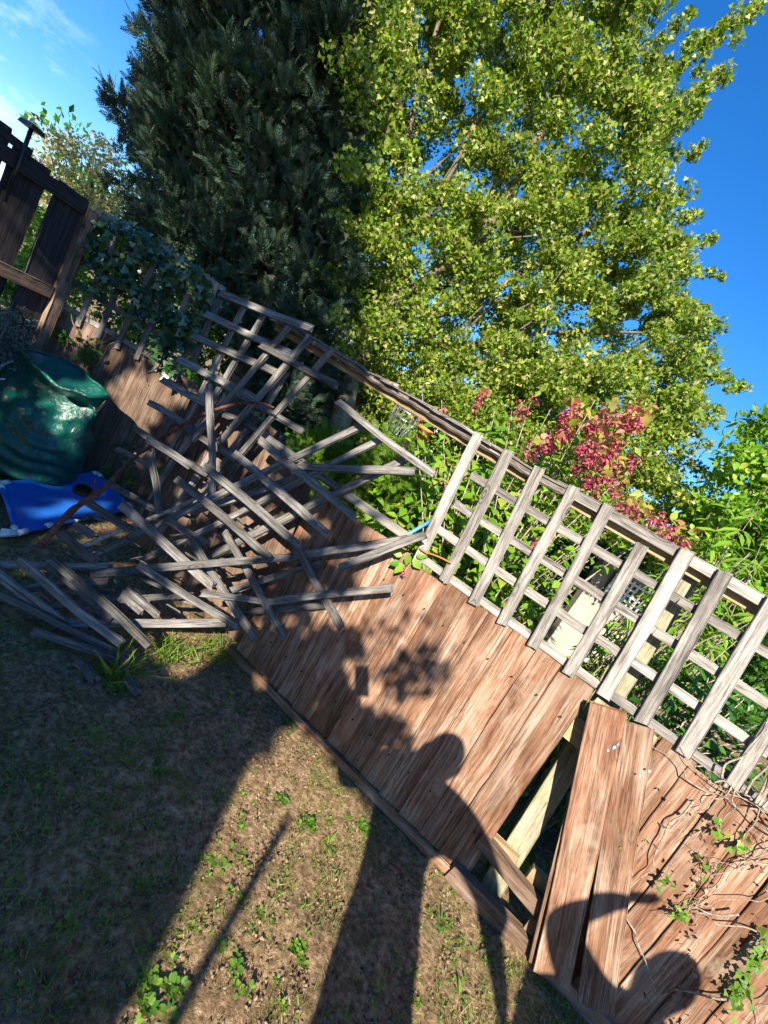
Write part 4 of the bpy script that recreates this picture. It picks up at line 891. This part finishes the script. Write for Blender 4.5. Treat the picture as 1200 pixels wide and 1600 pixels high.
big = [((470, 1480), 'T', 'bright weed with rounded leaves in the wide sunlit strip of soil'), ((380, 1510), 'T', 'large-leaved sunlit weed left of centre near the bottom'), ((265, 1530), 'T', 'big clump of sunlit leaves at the very bottom near the shadow edge'),
       ((245, 1570), 'T', 'leafy weed clump in the bottom sunlit corner beside the shadow edge'), ((490, 1285), 'T', 'yellow-green weed near the point of the sunlit patch'), ((440, 1250), 'T', 'small weed below the lit patch point in dry straw'), ((570, 1290), 'T', 'shaded rosette weed close to the foot of the panel'),
       ((455, 1130), 'I', 'lobed green weed against the panel corner'), ((415, 1060), 'I', 'lobed weed clump in shade at the near corner of the boarded panel'), ((190, 1075), 'T', 'weed with yellowing leaves below the heap of slats'),
       ((690, 1440), 'L', 'long-leaved dandelion in the narrow lit strip'), ((710, 1540), 'L', 'long-leaved dandelion at the bottom edge between the shadows'), ((350, 1330), 'T', 'small lit weed on the shadow edge'), ((150, 1140), 'L', 'shaded dandelion rosette on bare soil at the left'),
       ((520, 1340), 'L', 'dandelion rosette in the shadow near the panel foot'), ((250, 1200), 'I', 'low shaded weed in the middle of the dark soil')]
for q, kd, lab in big:
    c = at_z(q, 0.0); t = thing('weed', (c[0], c[1], 0), lab, 'weed', 'single weeds on the soil')
    tm, s = {'T': (T_ROUND, .021), 'I': (T_IVY, .022), 'L': (T_LANCE, .055)}[kd]; m_ = 8 if kd != 'L' else 2
    rosettes([c[0] + rnd.gauss(0, .025) for _ in range(m_)], [c[1] + rnd.gauss(0, .025) for _ in range(m_)], 6, s * .55, s * 1.1, tm, M_WEED, 'leaves', t)
# grass tuft under the pale slat
gt = thing('grass_tuft', at_z((300, 1030), 0), 'tuft of long bright grass under the low pale slat', 'grass tuft')
P = np.array([at_z((rnd.choice((rnd.gauss(265, 14), rnd.gauss(335, 22))), rnd.uniform(1000, 1040)), 0) for _ in range(420)]); n = len(P); D = rdir(n, 1.0); D[:, 1] -= .3
scatter('leafage', T_BLADE, P, D, rdir(n), rng.uniform(.04, .12, n), M_GRASS, gt, wsc=rng.uniform(.4, .8, n))
gt = thing('grass_tuft', at_z((180, 1060), 0), 'thin shaded tuft of arching grass below the left of the heap', 'grass tuft')
P = np.array([at_z((rnd.gauss(185, 14), rnd.gauss(1055, 8)), 0) for _ in range(60)]); n = len(P); scatter('leafage', T_BLADE, P, rdir(n, 1.0), rdir(n), rng.uniform(.08, .2, n), M_GRASS, gt)
gt = thing('weed_strip', at_z((120, 735), 0), 'line of low green weeds along the foot of the left fence', 'weeds')
rosettes(*zip(*[tuple(at_z((rnd.uniform(60, 200), rnd.uniform(708, 742)), 0)[:2]) for _ in range(70)]), 6, .02, .045, T_OVATE, M_WEED, 'leaves', gt)
X, Y = spots(900); n = len(X); o = scatter('dead_leaves', T_ROUND, np.stack([X, Y, gz(X, Y) + .008], 1), rdir(n) * np.array([1, 1, .2]), rdir(n, 2.0), rng.uniform(.008, .028, n), M_DEAD, wsc=rng.uniform(.4, 1, n)); tag(o, 'scattered dead leaves and wood chips on the soil', 'dead leaves', kind='stuff')
X, Y = spots(420, -2.4, 2, .6, 2.6); n = len(X); D = rdir(n) * np.array([1, 1, .12]); o = scatter('straw', T_BLADE, np.stack([X, Y, gz(X, Y) + .01], 1), D, rdir(n, 2.0), rng.uniform(.03, .10, n), M_THATCH, wsc=np.full(n, .16)); tag(o, 'thin dry straws lying on the bare soil', 'straw', kind='stuff')
# bits of slat debris inside the heap
db = []
for _ in range(60):
    q = (rnd.uniform(90, 380), rnd.uniform(800, 960)); P0 = onPile(q, rnd.uniform(-.12, .0)); P0[2] = max(.01, P0[2]); a = rnd.uniform(-.4, 1.2); L = rnd.uniform(.05, .25)
    M_, L_ = frame(P0, P0 + np.array([math.cos(a) * L, -.1 * L, math.sin(a) * L * .6]), tagn); V, F = plank_geo(L_, rnd.uniform(.006, .018), .004, rnd.randint(0, 9999), splinter=.02, ch=.0006, bend=.002); db.append(([M_ @ Vector(v) for v in V], F))
o = mesh_obj('wood_debris', *join(db), M_GREYSHADE); tag(o, 'splinters and bark scraps inside the heap of slats', 'wood debris', kind='stuff')

# ------------------------------------------------------------------ unseen figures and casters behind the photographer that throw the shadows
def hedge_behind():
    poly = [(-8, -1), (-.32, -1), (-.30, 1.1), (-.20, 1.35), (-.26, 1.7), (-.30, 2.2), (-.75, 3.1), (-1.5, 4.3), (-2.5, 6.3), (-3.6, 9.5), (-8, 9.5)]
    gaps = []
    def lit(P, r): s = P[1] + .4; gaps.append((P[0] - .1405 * s, P[2] + .537 * s, r * 1.25))
    for q, r in (((85, 470), .10), ((75, 500), .08), ((213, 617), .09), ((255, 600), .09), ((240, 640), .07), ((177, 730), .06), ((130, 520), .05), ((195, 650), .06), ((100, 420), .06), ((225, 600), .06), ((205, 690), .05)): lit(onB(q, .01), r * .9)
    for q, r in (((300, 690), .07), ((270, 720), .06), ((340, 660), .05), ((280, 700), .05), ((400, 830), .07), ((370, 800), .05), ((440, 840), .05), ((310, 890), .06), ((360, 900), .06), ((395, 960), .05), ((410, 700), .06), ((500, 690), .07), ((575, 660), .08), ((450, 800), .05),
                 ((230, 943), .06), ((215, 1000), .05), ((330, 970), .06), ((240, 975), .05), ((470, 600), .06), ((400, 480), .05), ((250, 760), .05), ((380, 870), .05), ((350, 560), .05), ((420, 560), .06)): lit(onPile(q, .08), r)
    for q, r in (((540, 960), .05), ((520, 1000), .03)): lit(onF(q), r)
    for q, r in (((80, 625), .05), ((130, 608), .03)): lit(at_y(q, 2.75), r)
    lit(at_z((130, 795), .05), .08); lit(at_z((290, 1030), .0), .07); lit(at_z((100, 805), .05), .04)
    for q, r in (((340, 200), .12), ((330, 260), .10), ((250, 280), .1), ((360, 330), .1), ((430, 420), .1), ((290, 420), .12), ((480, 640), .12)): lit(at_y(q, 4.5), r)
    cl = []
    while len(cl) < 24000:
        q = (rnd.uniform(-8, 0), rnd.uniform(-1, 9.5) if rnd.random() < .55 else rnd.uniform(-1, 4.5))
        if not in_poly(q, poly): continue
        if math.sin(q[0] * 7.3 + 2 * math.sin(q[1] * 3.1)) * math.sin(q[1] * 8.1 + 1.5 * math.sin(q[0] * 5)) > .93 - .06 * rnd.random() and q[1] > 1.2: continue
        if any((q[0] - g[0]) ** 2 + (q[1] - g[1]) ** 2 < (g[2] + .075) ** 2 for g in gaps): continue  # leaves left out of the unseen screen so sun spots land where wanted
        cl.append(q)
    cl = np.array(cl); y = rng.uniform(-4.6, -3.4, len(cl)); s = y + .4
    P = np.stack([cl[:, 0] + .1405 * s, y, cl[:, 1] - .537 * s], 1); keep = P[:, 2] > .05; P = P[keep]; n = len(P)
    t = thing('evergreen_screen', (-3.5, -4, 0), 'tall unseen evergreen screen behind the photographer, shaped to shade the left of the garden', 'hedge')
    Nn = rdir(n) * .8 - LDIR[None, :] * 1.0
    scatter('crown', T_OVATE, P, rdir(n), Nn, rng.uniform(.13, .20, n), M_SHRUB2, t)
    dark = [(375, 1000), (430, 985), (480, 1000), (510, 978), (560, 985), (567, 1033), (540, 1020), (528, 1050), (548, 1080), (560, 1100), (588, 1128), (622, 1118), (645, 1180), (620, 1290), (430, 1080)]
    blob = [(590, 1052), (605, 1060), (622, 1020), (660, 1008), (700, 1040), (690, 1075), (665, 1088), (640, 1100), (612, 1085)]
    slit = [(574, 1205), (596, 1165), (628, 1138), (634, 1150), (614, 1195), (600, 1210)]
    br2 = []
    while len(br2) < 3600:
        q = (rnd.uniform(370, 710), rnd.uniform(960, 1300))
        if (in_poly(q, dark) or (in_poly(q, blob) and rnd.random() < .30 * (1 + 1.0 * math.sin(q[0] * .17) * math.sin(q[1] * .19 + 1))) or (rnd.random() < .03 and q[1] < 1050)) and not in_poly(q, slit):
            Pf = onF(q); yy = rnd.uniform(-2.6, -2.0); br2.append(Pf + LDIR * ((yy - Pf[1]) / LDIR[1]))
    br2 = np.array(br2); n2 = len(br2); scatter('crown', T_QUAD, br2, rdir(n2), rdir(n2) * .6 - LDIR[None, :], rng.uniform(.03, .075, n2), M_SHRUB2, t)  # leaf lobe shaped to cast the dark patches on the boards
    tube('limb', [(-1.5, -4, 2.4), (-.9, -3, 2.6), (-.35, -2.4, 2.65)], .04, .012, M_BARK, t)
    for x in (-6.5, -4.5, -2.6, -1.2): tube('trunk', [(x, -4, -.05), (x + .1, -4, 2), (x - .1, -4, 4)], .12, .05, M_BARK, t)
    sd = thing('shadow_shed', (-1.35, -2.6, 0), 'unseen timber shed added behind the photographer, left, for its straight shadow edge', 'shed')
    V, F = box_geo((-1.525, -2.65, 1.03), ex, ey, ez, (2.0, 1.3, 2.06)); mesh_obj('wall', V, F, M_DARKBOARD, sd)  # shed added out of view to give the soil shadow a straight edge
    rv = [(-2.42, -1.95, 2.065), (-.50, -1.95, 2.065), (-.50, -3.38, 2.065), (-2.42, -3.38, 2.065), (-2.42, -1.95, 2.10), (-.50, -1.95, 2.10), (-.50, -3.38, 2.30), (-2.42, -3.38, 2.30)]
    mesh_obj('roof', rv, [(0, 3, 2, 1), (4, 5, 6, 7), (0, 1, 5, 4), (1, 2, 6, 5), (2, 3, 7, 6), (3, 0, 4, 7)], M_DARKBOARD, sd)
    V, F = box_geo((-1.2, -1.985, .95), ex, ey, ez, (.8, .03, 1.8)); mesh_obj('door', V, F, M_REDDARK, sd)
    pole = tube('garden_pole', [(.03 + .1405 * -1.6, -2.0, 0), (.035 + .1405 * -1.6, -2.0, 1.07 + .537 * 1.6)], .022, .02, M_POST); tag(pole, 'thin timber pole standing behind the photographer', 'pole')
hedge_behind()

def person(name, joints, bones, label, mat, hair=None, headc=None):
    t = thing(name, (headc[0], headc[1], 0), label, 'person')
    me = bpy.data.meshes.new('body'); keys = list(joints); me.from_pydata([joints[k][:3] for k in keys], [(keys.index(a), keys.index(b)) for a, b in bones], [])
    me.materials.append(mat); o = bpy.data.objects.new('body', me); link(o, t)
    sk = o.modifiers.new('skin', 'SKIN'); sk.use_smooth_shade = True
    for i, k in enumerate(keys): r = joints[k][3]; me.skin_vertices[0].data[i].radius = (r, r if len(joints[k]) < 5 else joints[k][4]); me.skin_vertices[0].data[i].use_root = (k == 'pelvis')
    o.modifiers.new('sub', 'SUBSURF').render_levels = 2
    hc = headc; V = []; F = []
    nt_, np_ = 20, 12
    for j in range(np_ + 1):
        ph = math.pi * j / np_ * .62
        for i in range(nt_): a = 2 * math.pi * i / nt_; V.append((hc[0] + .086 * math.sin(ph) * math.cos(a), hc[1] - .012 + .105 * math.sin(ph) * math.sin(a), hc[2] + .02 + .115 * math.cos(ph)))
    for j in range(np_):
        for i in range(nt_): a = j * nt_ + i; b = j * nt_ + (i + 1) % nt_; F.append((a, b, b + nt_, a + nt_))
    mesh_obj('hair', V, F, plain('dark_hair', (.03, .02, .015), .5), t, smooth=True); return t
M_CLOTH = plain('dark_clothing', (.05, .06, .09), .9)
def hand(J, B, wrist, tag_, wp, fd, sp):
    wp = Vector(wp); fd = Vector(fd).normalized(); sp = Vector(sp).normalized()
    J[tag_ + 'palm'] = (*(wp + fd * .05), .030, .016); B.append((wrist, tag_ + 'palm')); J[tag_ + 'kn'] = (*(wp + fd * .09), .034, .014); B.append((tag_ + 'palm', tag_ + 'kn'))
    for i in range(4):
        b = wp + fd * .10 + sp * (i - 1.5) * .02; L = (.065, .075, .07, .055)[i]
        J[f'{tag_}f{i}a'] = (*b, .009); J[f'{tag_}f{i}b'] = (*(b + fd * L * .5 + Vector((0, .004, 0))), .0085); J[f'{tag_}f{i}c'] = (*(b + fd * L + Vector((0, .018, 0))), .007)
        B += [(tag_ + 'kn', f'{tag_}f{i}a'), (f'{tag_}f{i}a', f'{tag_}f{i}b'), (f'{tag_}f{i}b', f'{tag_}f{i}c')]
    b = wp + fd * .04 + sp * .035; J[tag_ + 't0'] = (*b, .011); J[tag_ + 't1'] = (*(b + fd * .03 + sp * .03), .009); B += [(tag_ + 'palm', tag_ + 't0'), (tag_ + 't0', tag_ + 't1')]
# photographer: head right of the phone, one hand up to it, the other arm held away from the side
y = -.40
J = dict(pelvis=(.55, y, .88, .15), waist=(.545, y, 1.05, .15), chest=(.53, y, 1.25, .19), collar=(.52, y, 1.40, .15), neck=(.49, y, 1.50, .10), chin=(.48, y + .02, 1.57, .10), head=(.50, y, 1.635, .115), crown=(.49, y - .005, 1.67, .095),
         shL=(.33, y, 1.44, .115), elL=(.19, y + .10, 1.22, .065), wrL=(.13, y + .27, 1.38, .038),
         shR=(.74, y, 1.40, .11), elR=(.98, y - .03, 1.22, .075), wrR=(1.06, y + .05, .98, .045),
         hipL=(.47, y, .80, .10), knL=(.44, y + .02, .47, .065), anL=(.42, y - .02, .10, .045), toL=(.42, y + .14, .04, .036),
         hipR=(.63, y, .80, .10), knR=(.62, y + .02, .47, .065), anR=(.61, y - .02, .10, .045), toR=(.62, y + .14, .04, .036))
BB = [('pelvis', 'waist'), ('waist', 'chest'), ('chest', 'collar'), ('collar', 'neck'), ('neck', 'chin'), ('chin', 'head'), ('head', 'crown'), ('collar', 'shL'), ('shL', 'elL'), ('elL', 'wrL'), ('collar', 'shR'), ('shR', 'elR'), ('elR', 'wrR'),
     ('pelvis', 'hipL'), ('hipL', 'knL'), ('knL', 'anL'), ('anL', 'toL'), ('pelvis', 'hipR'), ('hipR', 'knR'), ('knR', 'anR'), ('anR', 'toR')]
B = list(BB)
hand(J, B, 'wrL', 'hl', J['wrL'][:3], (-.35, .3, .5), (1, 0, 0)); hand(J, B, 'wrR', 'hr', J['wrR'][:3], (.1, .1, -1), (0, 1, 0))
person('person', J, B, 'person in a dark jacket behind the camera with one arm raised to a phone', M_CLOTH, headc=(.50, y, 1.645))
ph = box_geo(EYE - FW * .03 + IY * .055 + IX * .02, IX, IY, FW, (.075, .155, .009)); o = mesh_obj('phone', *ph, M_BLACK); tag(o, 'black phone held up at the camera position', 'phone')
bv = o.modifiers.new('b', 'BEVEL'); bv.width = .003
# second, shorter person to the right, one hand raised to the forehead
x = 1.57
J = dict(pelvis=(x, y, .70, .16), waist=(x, y, .84, .16), chest=(x - .01, y, 1.0, .19), collar=(x - .01, y, 1.13, .15), neck=(x, y, 1.20, .065), chin=(x, y + .02, 1.27, .08), head=(x + .0, y, 1.36, .115), crown=(x, y, 1.41, .09),
         shL=(x - .20, y, 1.13, .10), elL=(x - .42, y, 1.33, .075), wrL=(x - .30, y + .06, 1.50, .040), shR=(x + .20, y, 1.10, .09), elR=(x + .30, y, .86, .06), wrR=(x + .28, y + .06, .64, .036),
         hipL=(x - .09, y, .64, .10), knL=(x - .10, y + .02, .36, .065), anL=(x - .10, y - .02, .09, .04), toL=(x - .10, y + .14, .035, .034), hipR=(x + .09, y, .64, .10), knR=(x + .10, y + .02, .36, .065), anR=(x + .10, y - .02, .09, .04), toR=(x + .10, y + .14, .035, .034))
B = list(BB)
hand(J, B, 'wrL', 'hl', J['wrL'][:3], (.8, .1, .5), (0, 1, 0)); hand(J, B, 'wrR', 'hr', J['wrR'][:3], (0, .1, -1), (0, 1, 0))
P2 = person('person', J, B, 'shorter person standing to the right behind the camera, one hand raised to the brow', M_CLOTH, headc=(x, y, 1.37))
cv = []; cf_ = []; nn = 28
for j, (zz, wx, wy) in enumerate(((1.16, .13, .11), (1.10, .30, .14), (.98, .40, .16), (.80, .47, .19), (.58, .50, .22), (.40, .52, .25))):
    for i in range(nn): a = 2 * math.pi * i / nn; fo = 1 + .05 * math.sin(5 * a + j); cv.append((x - .03 * j + wx * fo * math.cos(a), y + wy * fo * math.sin(a), zz))
for j in range(5):
    for i in range(nn): a = j * nn + i; b = j * nn + (i + 1) % nn; cf_.append((a, b, b + nn, a + nn))
mesh_obj('shadow_coat', cv, cf_, M_CLOTH, P2, smooth=True)  # flared coat added to widen this figure's shadow on the ground

S.render.engine = 'CYCLES'
